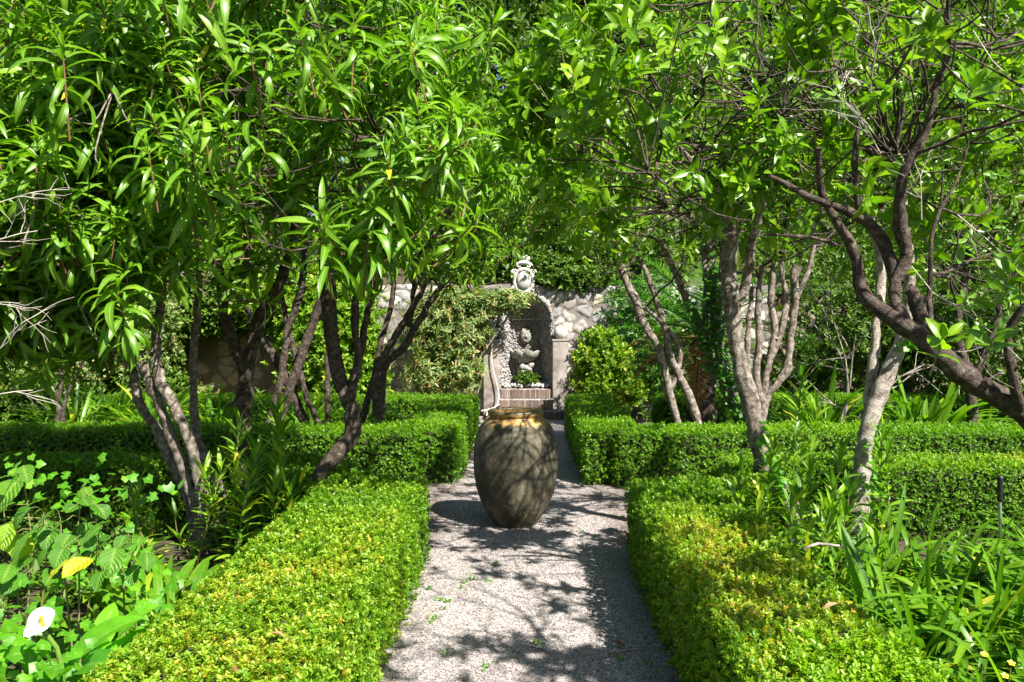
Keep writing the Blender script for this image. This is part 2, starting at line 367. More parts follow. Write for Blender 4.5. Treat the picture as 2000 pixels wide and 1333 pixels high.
sx=n.new('ShaderNodeSeparateXYZ'); l.new(g.outputs['Position'],sx.inputs[0])
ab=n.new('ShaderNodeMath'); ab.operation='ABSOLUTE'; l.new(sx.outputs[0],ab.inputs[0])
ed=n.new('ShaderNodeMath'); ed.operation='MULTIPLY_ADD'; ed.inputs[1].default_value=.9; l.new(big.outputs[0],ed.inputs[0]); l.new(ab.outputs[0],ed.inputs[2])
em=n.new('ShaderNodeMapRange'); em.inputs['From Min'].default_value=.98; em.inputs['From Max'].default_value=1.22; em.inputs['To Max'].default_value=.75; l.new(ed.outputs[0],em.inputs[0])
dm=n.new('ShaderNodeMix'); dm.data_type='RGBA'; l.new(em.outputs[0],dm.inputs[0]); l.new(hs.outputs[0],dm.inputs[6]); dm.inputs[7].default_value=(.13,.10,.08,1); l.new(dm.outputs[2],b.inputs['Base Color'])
b.inputs['Roughness'].default_value=.9; b.inputs['Specular IOR Level'].default_value=.2
bp=n.new('ShaderNodeBump'); bp.inputs['Strength'].default_value=.9; bp.inputs['Distance'].default_value=.006; bp.invert=True; l.new(vo.outputs['Distance'],bp.inputs['Height']); l.new(bp.outputs[0],b.inputs['Normal'])
M['gravel']=m
rs=np.random.RandomState(11)
mb=MB(); zg=lambda x,y:.012+.006*vnoise(x,y,3.1,5)
grid(mb,-1.1,1.1,-6,13.3,.1,zg); grid(mb,-9,-1.1,6.3,7.65,.1,zg); grid(mb,1.1,9,6.3,7.65,.1,zg)
grid(mb,-3,-1.1,11.15,13.3,.1,zg); grid(mb,1.1,2.2,11.15,13.3,.1,zg)
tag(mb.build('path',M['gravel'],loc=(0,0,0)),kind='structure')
mb=MB(); grid(mb,-24,-7.3,12.5,27,.5,lambda x,y:.03+0*x)
m2=rock_mat('pink_paving',[(.3,(.30,.22,.19)),(.6,(.46,.37,.33)),(.8,(.55,.46,.42))],scale=3,bump=.3)
tag(mb.build('far_path',m2,loc=(0,0,0)),kind='structure')
M['pebble']=rock_mat('pebble',[(.3,(.20,.175,.17)),(.7,(.32,.285,.275))],scale=60,bump=.2,dist=.002,tintmix=.75,tintstops=[(0,(.06,.05,.048)),(.3,(.20,.172,.168)),(.7,(.34,.30,.29)),(1,(.62,.58,.55))])
# loose grit lying on the path
V0=np.array([(1,0,0),(0,1,0),(-1,0,0),(0,-1,0),(0,0,.7),(0,0,-.7)],float); F0=np.array([(0,1,4),(1,2,4),(2,3,4),(3,0,4),(1,0,5),(2,1,5),(3,2,5),(0,3,5)])
n_=90000; yy=1.9+(rs.rand(n_)**1.35)*7.2; xx=rs.uniform(-.78,.82,n_); k=rs.rand(n_)<.10; yc=rs.uniform(6.35,7.6,n_); yy[k]=yc[k]; xx[k]=rs.uniform(-2.2,2.2,k.sum())
sz=rs.uniform(.0020,.0046,n_)*(1+(rs.rand(n_)<.05)*1.1)
pos=np.stack([xx,yy,.014+.006*vnoise(xx,yy,3.1,5)],1)
R=frames(rs.normal(0,1,(n_,3))+[0,0,1.5],rs.uniform(0,6.28,n_)); Vp=V0[None]*(rs.uniform(.6,1.3,(n_,6,1)))*sz[:,None,None]
W=np.einsum('nij,nmj->nmi',R,Vp)+pos[:,None,:]
mb=MB(); mb.add(W.reshape(-1,3),(F0[None]+(np.arange(n_)*6)[:,None,None]).reshape(-1,3),0,np.tile(rs.rand(n_,1,4),(1,6,1)).reshape(-1,4),smooth=False)
tag(mb.build('loose_gravel',M['pebble'],loc=(0,0,0)),'loose pale gravel grit scattered over the path',kind='stuff')

# ------------------------------------------------------------------ retaining wall with the fountain niche
NX=0.018          # niche centre
WY=13.25          # wall face
def arch_in(x,z,r=.41,zs=1.56): 
    return (np.abs(x-NX)<r)&(z<zs)|((x-NX)**2+(z-zs)**2<r*r)
def cellular(x,z,seed,cell=(.24,.17)):
    r=np.random.RandomState(seed); nx=90; nz=24
    jx=r.rand(nx,nz)*.9; jz=r.rand(nx,nz)*.9; cr=r.rand(nx,nz); siz=r.uniform(.0,.035,(nx,nz))
    ix=np.floor(x/cell[0]).astype(int); iz=np.floor(z/cell[1]).astype(int)
    d1=np.full(x.shape,9.);d2=np.full(x.shape,9.);c=np.zeros(x.shape)
    for a in (-1,0,1):
        for b_ in (-1,0,1):
            i=(ix+a)%nx; j=(iz+b_)%nz
            px=(ix+a+jx[i,j])*cell[0]; pz=(iz+b_+jz[i,j])*cell[1]
            d=np.sqrt((x-px)**2+((z-pz)*1.25)**2)-siz[i,j]
            m_=d<d1; d2=np.where(m_,d1,np.minimum(d2,d)); c=np.where(m_,cr[i,j],c); d1=np.where(m_,d,d1)
    return d1,d2-d1,c
def wall_mat(name,mortar,stones_,rough=.92):
    m,n,l,b=newmat(name)
    a=n.new('ShaderNodeAttribute'); a.attribute_name='tint'; sp=n.new('ShaderNodeSeparateColor'); l.new(a.outputs['Color'],sp.inputs[0])
    g=n.new('ShaderNodeNewGeometry'); nz=n.new('ShaderNodeTexNoise'); nz.inputs['Scale'].default_value=14; nz.inputs['Detail'].default_value=9; nz.inputs['Roughness'].default_value=.7; l.new(g.outputs['Position'],nz.inputs['Vector'])
    rm=ramp(m.node_tree,[(.3,tuple(c*.6 for c in mortar)),(.7,mortar)]); l.new(nz.outputs[0],rm.inputs[0])
    rr=ramp(m.node_tree,stones_); l.new(sp.outputs[0],rr.inputs[0])
    mr=n.new('ShaderNodeMapRange'); mr.inputs['From Min'].default_value=.3; mr.inputs['From Max'].default_value=.7; mr.inputs['To Min'].default_value=.6; mr.inputs['To Max'].default_value=1.25; l.new(nz.outputs[0],mr.inputs[0])
    hs=n.new('ShaderNodeHueSaturation'); l.new(rr.outputs[0],hs.inputs['Color']); l.new(mr.outputs[0],hs.inputs['Value'])
    mx=n.new('ShaderNodeMix'); mx.data_type='RGBA'; l.new(sp.outputs[1],mx.inputs[0]); l.new(rm.outputs[0],mx.inputs[6]); l.new(hs.outputs[0],mx.inputs[7]); l.new(mx.outputs[2],b.inputs['Base Color'])
    b.inputs['Roughness'].default_value=rough; b.inputs['Specular IOR Level'].default_value=.2
    bp=n.new('ShaderNodeBump'); bp.inputs['Distance'].default_value=.012; bp.inputs['Strength'].default_value=.7; n2=n.new('ShaderNodeTexNoise'); n2.inputs['Scale'].default_value=45; n2.inputs['Detail'].default_value=7; l.new(g.outputs['Position'],n2.inputs['Vector']); l.new(n2.outputs[0],bp.inputs['Height']); l.new(bp.outputs[0],b.inputs['Normal'])
    return m
M['wall']=wall_mat('rubble_wall',(.22,.195,.18),[(0,(.13,.11,.10)),(.25,(.42,.39,.35)),(.45,(.26,.25,.25)),(.7,(.55,.52,.47)),(.85,(.36,.31,.25)),(1,(.62,.54,.40))])
M['wall_ochre']=wall_mat('ochre_wall',(.26,.19,.12),[(0,(.34,.24,.13)),(.4,(.46,.34,.18)),(.7,(.40,.33,.24)),(1,(.58,.45,.25))])
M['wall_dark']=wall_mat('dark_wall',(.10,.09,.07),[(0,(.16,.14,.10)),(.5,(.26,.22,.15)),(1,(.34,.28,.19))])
def wall(name,label,x0,x1,wy,h,mat,hole=None,st=.020,seed=5,th=.5,cell=(.24,.17)):
    mb=MB(); xs=np.arange(x0,x1+st,st); zs=np.linspace(-.05,h,int(h/st)+1); X,Z=np.meshgrid(xs,zs)
    d1,e,c=cellular(X+.03*np.sin(Z*23)+20,Z+.03*np.sin(X*19)+3,seed,cell)
    rr_=.075+.07*((c*7.31)%1); s_=np.clip((e-.014)/.02,0,1)*np.clip((rr_-d1+.02*vnoise(X,Z,40,4))/.018,0,1); bul=.020*s_+.006*s_*np.sin(X*31+c*9)*np.sin(Z*27)
    Y=wy-bul+.008*vnoise(X,Z,6,2)
    top=Z>h-.03; Zt=Z+np.where(top,.04*vnoise(X,X*0,5,9),0)
    V=np.stack([X,Y,Zt],2).reshape(-1,3); nx=len(xs)
    i=np.arange(len(zs)-1)[:,None]*nx; j=np.arange(nx-1)[None,:]; F=np.stack([i+j,i+j+1,i+j+1+nx,i+j+nx],2).reshape(-1,4)
    if hole is not None:
        cc=V[F].mean(1); F=F[~hole(cc[:,0],cc[:,2])]
    T=np.stack([c,s_,0*c,0*c+.5],2).reshape(-1,4)
    mb.add(V,F,0,T)
    a=V[(len(zs)-1)*nx:]; bk=a.copy(); bk[:,1]=wy+th; q=np.vstack([a,bk]); k=np.arange(nx-1)
    mb.add(q,np.stack([k,k+1,k+1+nx,k+nx],1),0,[.5,.3,0,.5])
    mb.add([(x0,wy+th,-.05),(x1,wy+th,-.05),(x1,wy+th,h),(x0,wy+th,h)],[(1,0,3,2)],0,[.5,.2,0,.5],smooth=False)
    for xx in (xs[0],xs[-1]): mb.add([(xx,wy,-.05),(xx,wy+th,-.05),(xx,wy+th,h),(xx,wy,h)],[(0,1,2,3)],0,[.5,.3,0,.5],smooth=False)
    o=mb.build(name,mat,loc=((x0+x1)/2,wy,0)); tag(o,label,'wall'); return o
wall('stone_wall','pale grey and pink rubble garden wall around the arched fountain niche',-3.55,3.9,WY,2.13,M['wall'],hole=lambda x,z:arch_in(x,z,.40))
wall('stone_wall','ochre stone retaining wall under hanging ivy behind the left trees',-6.1,-3.56,WY+.1,1.9,M['wall_ochre'],seed=9,cell=(.36,.24))
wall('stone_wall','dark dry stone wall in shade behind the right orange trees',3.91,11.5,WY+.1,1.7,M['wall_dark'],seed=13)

# ------------------------------------------------------------------ fountain
M['tufa']=rock_mat('tufa_pebbles',[(.3,(.12,.11,.11)),(.55,(.34,.32,.30)),(.8,(.55,.52,.48))],scale=30,bump=.6,dist=.006,tintmix=.5,tintstops=[(0,(.10,.09,.10)),(.4,(.26,.24,.235)),(1,(.50,.47,.43))])
M['tufa_back']=rock_mat('tufa_mortar',[(.35,(.10,.09,.095)),(.6,(.26,.24,.24)),(.8,(.40,.37,.36))],scale=18,bump=.8,dist=.01)
M['plaster']=rock_mat('old_plaster',[(.25,(.06,.05,.045)),(.42,(.17,.148,.13)),(.6,(.30,.265,.24)),(.8,(.40,.365,.335))],scale=4.5,bump=.5,dist=.008)
M['carved']=rock_mat('carved_limestone',[(.3,(.24,.23,.21)),(.5,(.42,.405,.38)),(.75,(.60,.585,.55))],scale=9,bump=.4,dist=.006)
M['shellstone']=rock_mat('shell_stone',[(.3,(.08,.078,.065)),(.5,(.23,.22,.195)),(.75,(.42,.405,.37))],scale=12,bump=.5,dist=.006)
M['brick']=rock_mat('thin_brick',[(.3,(.08,.06,.05)),(.6,(.20,.155,.13)),(.8,(.34,.29,.26))],scale=14,bump=.5,dist=.005,tintmix=.55,tintstops=[(0,(.05,.04,.035)),(.35,(.13,.095,.08)),(.7,(.27,.19,.155)),(1,(.42,.35,.31))])
fount=empty('fountain',(NX,WY,0),'arched wall fountain lined with pebbles, lion mask and scallop shell basin','fountain')
rs=np.random.RandomState(21)
def outline(r,zs,z0,n=48):
    s_=[]; 
    for k in range(24): s_.append((-r,z0+(zs-z0)*k/24,-1,0))
    for k in range(n+1):
        a=math.pi-math.pi*k/n; s_.append((r*math.cos(a),zs+r*math.sin(a),math.cos(a),math.sin(a)))
    for k in range(23,-1,-1): s_.append((r,z0+(zs-z0)*k/24,1,0))
    return np.array(s_)
o1=outline(.41,1.56,.40); o2=outline(.255,1.56,.40); D=.36; nd=8
rings=[]
for k in range(nd+1):
    t=k/nd; q=o1*(1-t)+o2*t; rings.append(np.stack([NX+q[:,0],np.full(len(q),WY-.03+D*t),q[:,1]],1))
Vn=np.array(rings).reshape(-1,3); no=len(o1)
i=np.arange(nd)[:,None]*no; j=np.arange(no-1)[None,:]; Fn=np.stack([i+j,i+j+no,i+j+no+1,i+j+1],2).reshape(-1,4)
mb=MB(); mb.add(Vn,Fn,0)
bk=rings[-1]; cN=np.array([[NX,WY-.03+D,1.0]]); mb.add(np.vstack([bk,cN]),[(k,k+1,no) for k in range(no-1)]+[(no-1,0,no)],0,smooth=False)
# raised rim round the opening, shutting the niche against the wall
ro=outline(.435,1.56,.40); a1=rings[0]; a2=np.stack([NX+ro[:,0],np.full(no,WY-.045),ro[:,1]],1); a3=a2+[0,.06,0]
k=np.arange(no-1); mb.add(np.vstack([a1,a2]),np.stack([k,k+1,k+1+no,k+no],1),0); mb.add(np.vstack([a2,a3]),np.stack([k,k+1,k+1+no,k+no],1),0)
mb.build('niche',M['tufa_back'],fount)
# pebbles on jambs, vault and back
pos=[];nr=[];sz=[]
for _ in range(2600):
    u=rs.randint(0,no-1); t=rs.rand()**1.0; q=o1[u]*(1-t)+o2[u]*t
    pos.append((NX+q[0]+rs.normal(0,.004),WY-.03+D*t,q[1]+rs.uniform(-.02,.02))); nr.append((-q[2]*1.0-0,-.43,-q[3])); sz.append(rs.uniform(.012,.024))
for _ in range(1500):
    x=rs.uniform(-.25,.25); z=rs.uniform(.42,1.8)
    if z>1.56 and x*x+(z-1.56)**2>.25**2: continue
    pos.append((NX+x,WY-.03+D-.004,z)); nr.append((rs.normal(0,.3),-1,rs.normal(0,.3))); sz.append(rs.uniform(.008,.02))
for _ in range(500):
    u=rs.randint(0,no-1); t=rs.rand(); q=o1[u]*(1-t)+ro[u]*t
    pos.append((NX+q[0],WY-.04,q[1]+rs.uniform(-.02,.02))); nr.append((0,-1,0)); sz.append(rs.uniform(.012,.02))
pos=np.array(pos);nr=np.array(nr);sz=np.array(sz)
lift=rs.uniform(0,.01,len(pos))[:,None]*norm(nr)
mb=MB(); stones(mb,pos+lift,nr,sz,rs,flat=.7)
p_=[(NX+x,WY-.03+D-.05,1.565) for x in np.arange(-.24,.245,.024)]; 
mb.build('pebble_lining',M['tufa'],fount)
mb=MB(); stones(mb,np.array(p_),np.tile([0,-1,0],(len(p_),1)),np.full(len(p_),.017),rs,flat=.9,rough=.08)
for sgn in (-1,0,1):
    aa=math.pi/2+sgn*.6; rr_=np.arange(.03,.24,.024); p2=np.array([(NX+rr*math.cos(aa),WY-.03+D-.03,1.58+rr*math.sin(aa)) for rr in rr_])
    stones(mb,p2,np.tile([0,-1,0],(len(p2),1)),np.full(len(p2),.013),rs,flat=.9,rough=.08)
mb.build('pearl_band',M['carved'],fount)
# lion mask
def mask():
    V,F=ico(4); th=np.arctan2(V[:,2],V[:,0]); rr=np.sqrt(V[:,0]**2+V[:,2]**2)
    r=1+.16*np.abs(np.sin(th*6.5))*np.clip(rr*1.6-.6,0,1)
    W=V*r[:,None]
    def bump(cx,cz,s,h): 
        return h*np.exp(-((V[:,0]-cx)**2+(V[:,2]-cz)**2)/(2*s*s))*(V[:,1]<0)
    y=bump(0,-.05,.13,.42)+bump(0,.25,.10,.18)+bump(.3,.32,.14,.22)+bump(-.3,.32,.14,.22)-bump(.28,.1,.09,.34)-bump(-.28,.1,.09,.34)+bump(.22,-.25,.15,.26)+bump(-.22,-.25,.15,.26)-bump(0,-.48,.12,.45)+bump(0,-.68,.12,.2)+bump(.62,.62,.13,.3)+bump(-.62,.62,.13,.3)
    W[:,1]-=y; return W,F
V,F=mask(); mb=MB(); mb.add(V*np.array([.085,.05,.12])+np.array([NX,WY-.03+D-.05,1.30]),F,0); mb.build('lion_mask',M['shellstone'],fount)
# scallop shell basin
mb=MB(); na=90; nr_=14; V=[];F=[]
for i in range(nr_+1):
    t=i/nr_
    for k in range(na):
        a=math.pi*k/(na-1); lob=abs(math.sin(a*3.5))**.6
        R=.255*(math.sin(t*math.pi/2)**.8)*(.80+.24*lob); z=.86+.150*(1-math.cos(t*math.pi/2))**.8+ .045*lob*t**2
        V.append((NX+R*math.cos(a),WY-.03+D-.02-R*math.sin(a)*1.05,z))
for i in range(nr_):
    for k in range(na-1):
        a=i*na+k; F.append((a,a+1,a+1+na,a+na))
V=np.array(V); mb.add(V,F,0); inner=V*[1,1,1]; c0=np.array([NX,WY+D-.05,1.04]); inner=c0+(V-c0)*.86; inner[:,2]=V[:,2]+.006
mb.add(inner,[f[::-1] for f in F],0)
e0=nr_*na; mb.add(np.vstack([V[e0:],inner[e0:]]),[(k,k+1,k+1+na,k+na) for k in range(na-1)],0)
mb.build('shell_basin',M['shellstone'],fount)
mb=MB(); n_=60; pos=np.stack([NX+rs.uniform(-.16,.16,n_),WY+D-.13+rs.uniform(-.1,.06,n_),.47+rs.rand(n_)**1.5*.34],1); pos[:,0]=NX+(pos[:,0]-NX)*(1.25-(pos[:,2]-.4)*1.6)
stones(mb,pos,rs.normal(0,1,(n_,3))+[0,-1,.5],rs.uniform(.03,.055,n_),rs,flat=.8,sub=2,rough=.1); mb.build('rockwork',M['tufa'],fount)
# brick steps with gravel treads
def step(name,hw,yf,yb,z0,z1,bow=.0):
    t=bpy.data.objects.new(name,None); 
    nb=int(2*hw/.028); xs=np.linspace(-hw,hw,nb+1); mb=MB()
    for k in range(nb):
        xc=(xs[k]+xs[k+1])/2; y=yf+bow*(xc/hw)**2+rs.normal(0,.002)
        box(mb,NX+xs[k]+.0018,NX+xs[k+1]-.0018,y,y+.09,z0+.0,z1-.008+rs.normal(0,.002),0,np.append(rs.rand(),[.5,.5,.5]),bev=.002)
    o=mb.build(name,M['brick'],fount)
    g=MB(); box(g,NX-hw+.002,NX+hw-.002,yf+bow+.05,yb,z0,z1-.022)
    n_=int(hw*2*(yb-yf)*4200); px=rs.uniform(-hw+.01,hw-.01,n_); py=yf+bow*(px/hw)**2+rs.rand(n_)*(yb-yf-.02)+.006
    stones(g,np.stack([NX+px,py,np.full(n_,z1-.012)],1),rs.normal(0,1,(n_,3)),rs.uniform(.006,.012,n_),rs,flat=.8)
    k=g.build('tread',M['pebble'],fount); return o
step('step',.62,12.62,13.2,0.0,.15,.03)
step('step',.43,12.84,13.2,.152,.305,.02)
step('step',.42,13.04,13.45,.307,.455,.02)
mb=MB(); n_=46; px=np.linspace(-.37,.37,n_)+rs.normal(0,.012,n_); stones(mb,np.stack([NX+px,13.22+rs.uniform(-.05,.06,n_),.485+rs.uniform(-.01,.035,n_)],1),rs.normal(0,1,(n_,3)),rs.uniform(.024,.042,n_),rs,flat=.75,sub=2,rough=.09)
mb.build('white_edging_stones',M['carved'],fount)
# side pillars, with a ball on each
for sgn,lb in ((-1,'left'),(1,'right')):
    x0=NX+sgn*.55
    mb=MB(); box(mb,x0-.125,x0+.125,WY-.24,WY-.03,.0,1.215,bev=.012); box(mb,x0-.135,x0+.135,WY-.25,WY-.02,1.217,1.25,bev=.008)
    mb.build('pillar',M['plaster'],fount)
    mb=MB(); V,F=ico(4); mb.add(V*.112+np.array([x0+.01*sgn,WY-.135,1.345]),F,0); lathe(mb,[(.055,1.25),(.06,1.262),(.045,1.272),(.0,1.275)],(x0+.01*sgn,WY-.135,0),24)
    tag(mb.build('stone_ball',M['carved'],loc=(x0,WY-.135,1.25)),'round stone ball on top of the %s pillar of the fountain'%('hose-hung' if sgn<0 else 'bare right'),'stone ball','balls on the fountain pillars')
# cartouche above the arch
cx,cz,cy=NX-.035,2.19,WY-.02
cart=empty('stone_crest',(cx,cy,1.97),'white carved oval stone crest with scrolls standing above the arched niche','crest')
mb=MB(); V,F=ico(4); W=V.copy(); W[:,1]*=.35; mb.add(W*[.115,.16,.145]+np.array([cx,cy-.035,cz]),F,0); mb.build('oval_shield',M['carved'],cart)
def torus_path(pts,rad): return pts
mb=MB(); a=np.linspace(0,2*math.pi,60); add_tube(mb,np.stack([cx+.15*np.cos(a),0*a+cy-.01,cz+.185*np.sin(a)],1),.026+.010*np.abs(np.sin(a*4)),10,raw=True,cap=False)
box(mb,cx-.14,cx+.14,cy-.01,cy+.10,1.97,cz+.16,bev=.03)
for sgn in (-1,1):
    for (ox,oz,R0) in ((.145,.13,.05),(.15,-.13,.045),(.085,.24,.045)):
        t=np.linspace(0,4.2*math.pi*.6,34); rr=R0*(1-t/t[-1]*.8); add_tube(mb,np.stack([cx+sgn*(ox+rr*np.cos(t)),0*t+cy-.02-.01*t/t[-1],cz+oz+rr*np.sin(t)],1),.018*(1-.4*t/t[-1]),8,raw=True)
mb.build('scroll_frame',M['carved'],cart)
mb=MB(); add_tube(mb,[(cx-.11,cy,cz+.245),(cx-.05,cy-.03,cz+.285),(cx+.05,cy-.03,cz+.285),(cx+.11,cy,cz+.245)],[.02,.035,.035,.02],10); lathe(mb,[(.0,.25),(.05,.26),(.06,.275),(.04,.29),(.035,.30),(.06,.325),(.07,.355),(.058,.39),(.03,.41),(0,.415)],(cx+.035,cy+.03,cz),28); mb.build('finial',M['carved'],cart)
# hose hanging down the left pillar
M['hose']=flat_mat('cream_hose',(.62,.56,.44),.5)
hp=[(963,655,12.98),(960,690,12.96),(962,720,12.96),(969,745,12.95),(974,770,12.93),(973,785,12.85),(966,797,12.68),(957,801,12.55),(950,812,12.5)]
mb=MB(); add_tube(mb,[P(*q) for q in hp],[.011]*len(hp),8,step=.05); add_tube(mb,[P(975,790,12.7)+[0,0,0],P(960,799,12.55),P(940,803,12.5)],[.011]*3,8,step=.05)
tag(mb.build('garden_hose',M['hose'],loc=P(963,655,12.98)),'cream coloured garden hose hanging down the left fountain pillar','hose')

# ------------------------------------------------------------------ terracotta oil jar
JX,JY=P(1007,1000,6.27)[0],6.27
m,n,l,b=newmat('jar')
g=n.new('ShaderNodeNewGeometry'); tc=n.new('ShaderNodeTexCoord'); sx=n.new('ShaderNodeSeparateXYZ'); l.new(tc.outputs['Object'],sx.inputs[0])
n1=n.new('ShaderNodeTexNoise'); n1.inputs['Scale'].default_value=5; n1.inputs['Detail'].default_value=10; n1.inputs['Roughness'].default_value=.68; l.new(tc.outputs['Object'],n1.inputs['Vector'])
r1=ramp(m.node_tree,[(.30,(.022,.019,.010)),(.45,(.065,.055,.030)),(.58,(.125,.108,.062)),(.74,(.26,.235,.165))]); l.new(n1.outputs[0],r1.inputs[0])
def mnode(op,a,b_=None,c=None):
    k=n.new('ShaderNodeMath'); k.operation=op
    for i_,v in enumerate((a,b_,c)):
        if v is None: continue
        if isinstance(v,(int,float)): k.inputs[i_].default_value=v
        else: l.new(v,k.inputs[i_])
    return k.outputs[0]
mp=n.new('ShaderNodeMapping'); mp.inputs['Scale'].default_value=(9,9,2.2); l.new(tc.outputs['Object'],mp.inputs[0])
n2=n.new('ShaderNodeTexNoise'); n2.inputs['Scale'].default_value=1.6; n2.inputs['Detail'].default_value=8; l.new(mp.outputs[0],n2.inputs['Vector'])
# ochre glaze round the neck with a ragged, dripping lower edge
e1=mnode('MULTIPLY_ADD',n2.outputs[0],.20,mnode('SUBTRACT',sx.outputs[2],.865)); gl=mnode('MULTIPLY',e1,28); 
cl=n.new('ShaderNodeClamp'); l.new(gl,cl.inputs[0])
r2=ramp(m.node_tree,[(.36,(.11,.06,.025)),(.5,(.36,.20,.055)),(.66,(.52,.37,.15))]); l.new(n2.outputs[0],r2.inputs[0])
mx=n.new('ShaderNodeMix'); mx.data_type='RGBA'; l.new(cl.outputs[0],mx.inputs[0]); l.new(r1.outputs[0],mx.inputs[6]); l.new(r2.outputs[0],mx.inputs[7])
# bare clay patches near the foot, a few streaks above
n3=n.new('ShaderNodeTexNoise'); n3.inputs['Scale'].default_value=2.6; n3.inputs['Detail'].default_value=7; l.new(mp.outputs[0],n3.inputs['Vector'])
lowf=mnode('MULTIPLY_ADD',sx.outputs[2],-2.4,.40); pt=mnode('ADD',mnode('MULTIPLY',mnode('SUBTRACT',n3.outputs[0],.64),12),lowf)
c2=n.new('ShaderNodeClamp'); l.new(pt,c2.inputs[0])
r3=ramp(m.node_tree,[(.3,(.34,.17,.07)),(.5,(.40,.27,.17)),(.7,(.50,.36,.16))]); l.new(n1.outputs[0],r3.inputs[0])
m2=n.new('ShaderNodeMix'); m2.data_type='RGBA'; k2=mnode('MULTIPLY',c2.outputs[0],.75); l.new(k2,m2.inputs[0]); l.new(mx.outputs[2],m2.inputs[6]); l.new(r3.outputs[0],m2.inputs[7])
# moss on the lip
ms_=n.new('ShaderNodeClamp'); l.new(mnode('MULTIPLY',mnode('SUBTRACT',sx.outputs[2],.850),60),ms_.inputs[0])
r4=ramp(m.node_tree,[(.35,(.035,.032,.015)),(.55,(.12,.095,.045)),(.75,(.30,.23,.11))]); l.new(n1.outputs[0],r4.inputs[0])
m3=n.new('ShaderNodeMix'); m3.data_type='RGBA'; l.new(ms_.outputs[0],m3.inputs[0]); l.new(m2.outputs[2],m3.inputs[6]); l.new(r4.outputs[0],m3.inputs[7])
n5=n.new('ShaderNodeTexNoise'); n5.inputs['Scale'].default_value=2.1; n5.inputs['Detail'].default_value=12; n5.inputs['Roughness'].default_value=.75; l.new(tc.outputs['Object'],n5.inputs['Vector'])
mp2=n.new('ShaderNodeMapping'); mp2.inputs['Scale'].default_value=(16,16,1.1); l.new(tc.outputs['Object'],mp2.inputs[0]); n6=n.new('ShaderNodeTexNoise'); n6.inputs['Scale'].default_value=1.5; n6.inputs['Detail'].default_value=5; l.new(mp2.outputs[0],n6.inputs['Vector'])
w1=n.new('ShaderNodeMapRange'); w1.inputs['From Min'].default_value=.38; w1.inputs['From Max'].default_value=.62; w1.inputs['To Min'].default_value=.45; w1.inputs['To Max'].default_value=1.25; l.new(n5.outputs[0],w1.inputs[0])
w2=n.new('ShaderNodeMapRange'); w2.inputs['From Min'].default_value=.35; w2.inputs['From Max'].default_value=.65; w2.inputs['To Min'].default_value=.75; w2.inputs['To Max'].default_value=1.15; l.new(n6.outputs[0],w2.inputs[0])
wv=mnode('MULTIPLY',w1.outputs[0],w2.outputs[0]); hj=n.new('ShaderNodeHueSaturation'); l.new(wv,hj.inputs['Value']); l.new(m3.outputs[2],hj.inputs['Color'])
l.new(hj.outputs[0],b.inputs['Base Color']); 
rr=n.new('ShaderNodeMapRange'); rr.inputs['To Min'].default_value=.75; rr.inputs['To Max'].default_value=.38; l.new(cl.outputs[0],rr.inputs[0]); l.new(rr.outputs[0],b.inputs['Roughness'])
n4=n.new('ShaderNodeTexNoise'); n4.inputs['Scale'].default_value=28; n4.inputs['Detail'].default_value=9; l.new(tc.outputs['Object'],n4.inputs['Vector'])
bp=n.new('ShaderNodeBump'); bp.inputs['Strength'].default_value=.7; bp.inputs['Distance'].default_value=.008; l.new(n4.outputs[0],bp.inputs['Height']); l.new(bp.outputs[0],b.inputs['Normal'])
M['jar']=m
jar=empty('oil_jar',(JX,JY,.014),'large weathered olive brown clay oil jar with ochre neck on the gravel','jar')
prof=[(0,.005),(.148,.0),(.158,.008),(.183,.035),(.228,.10),(.265,.17),(.296,.26),(.314,.35),(.323,.45),(.322,.55),(.313,.64),(.294,.71),(.266,.765),(.232,.80),(.207,.818),(.198,.832)]
pp,_=smooth_path([(a,b_,0) for a,b_ in prof],[1]*len(prof),.012)
mb=MB(); lathe(mb,[(max(a,0),b_) for a,b_,_ in pp],(JX,JY,.014),96,wob=.006); mb.build('body',M['jar'],jar)
mb=MB(); rim=[(.198,.828),(.206,.836),(.214,.848),(.216,.860),(.213,.871),(.204,.877),(.188,.878),(.172,.874),(.166,.862),(.166,.84),(.18,.80),(.22,.74),(.27,.6),(.25,.4),(.15,.2),(0,.18)]
pp,_=smooth_path([(a,b_,0) for a,b_ in rim],[1]*len(rim),.006); lathe(mb,[(max(a,0),b_) for a,b_,_ in pp],(JX,JY,.014),96,wob=.008); mb.build('rim',M['jar'],jar)

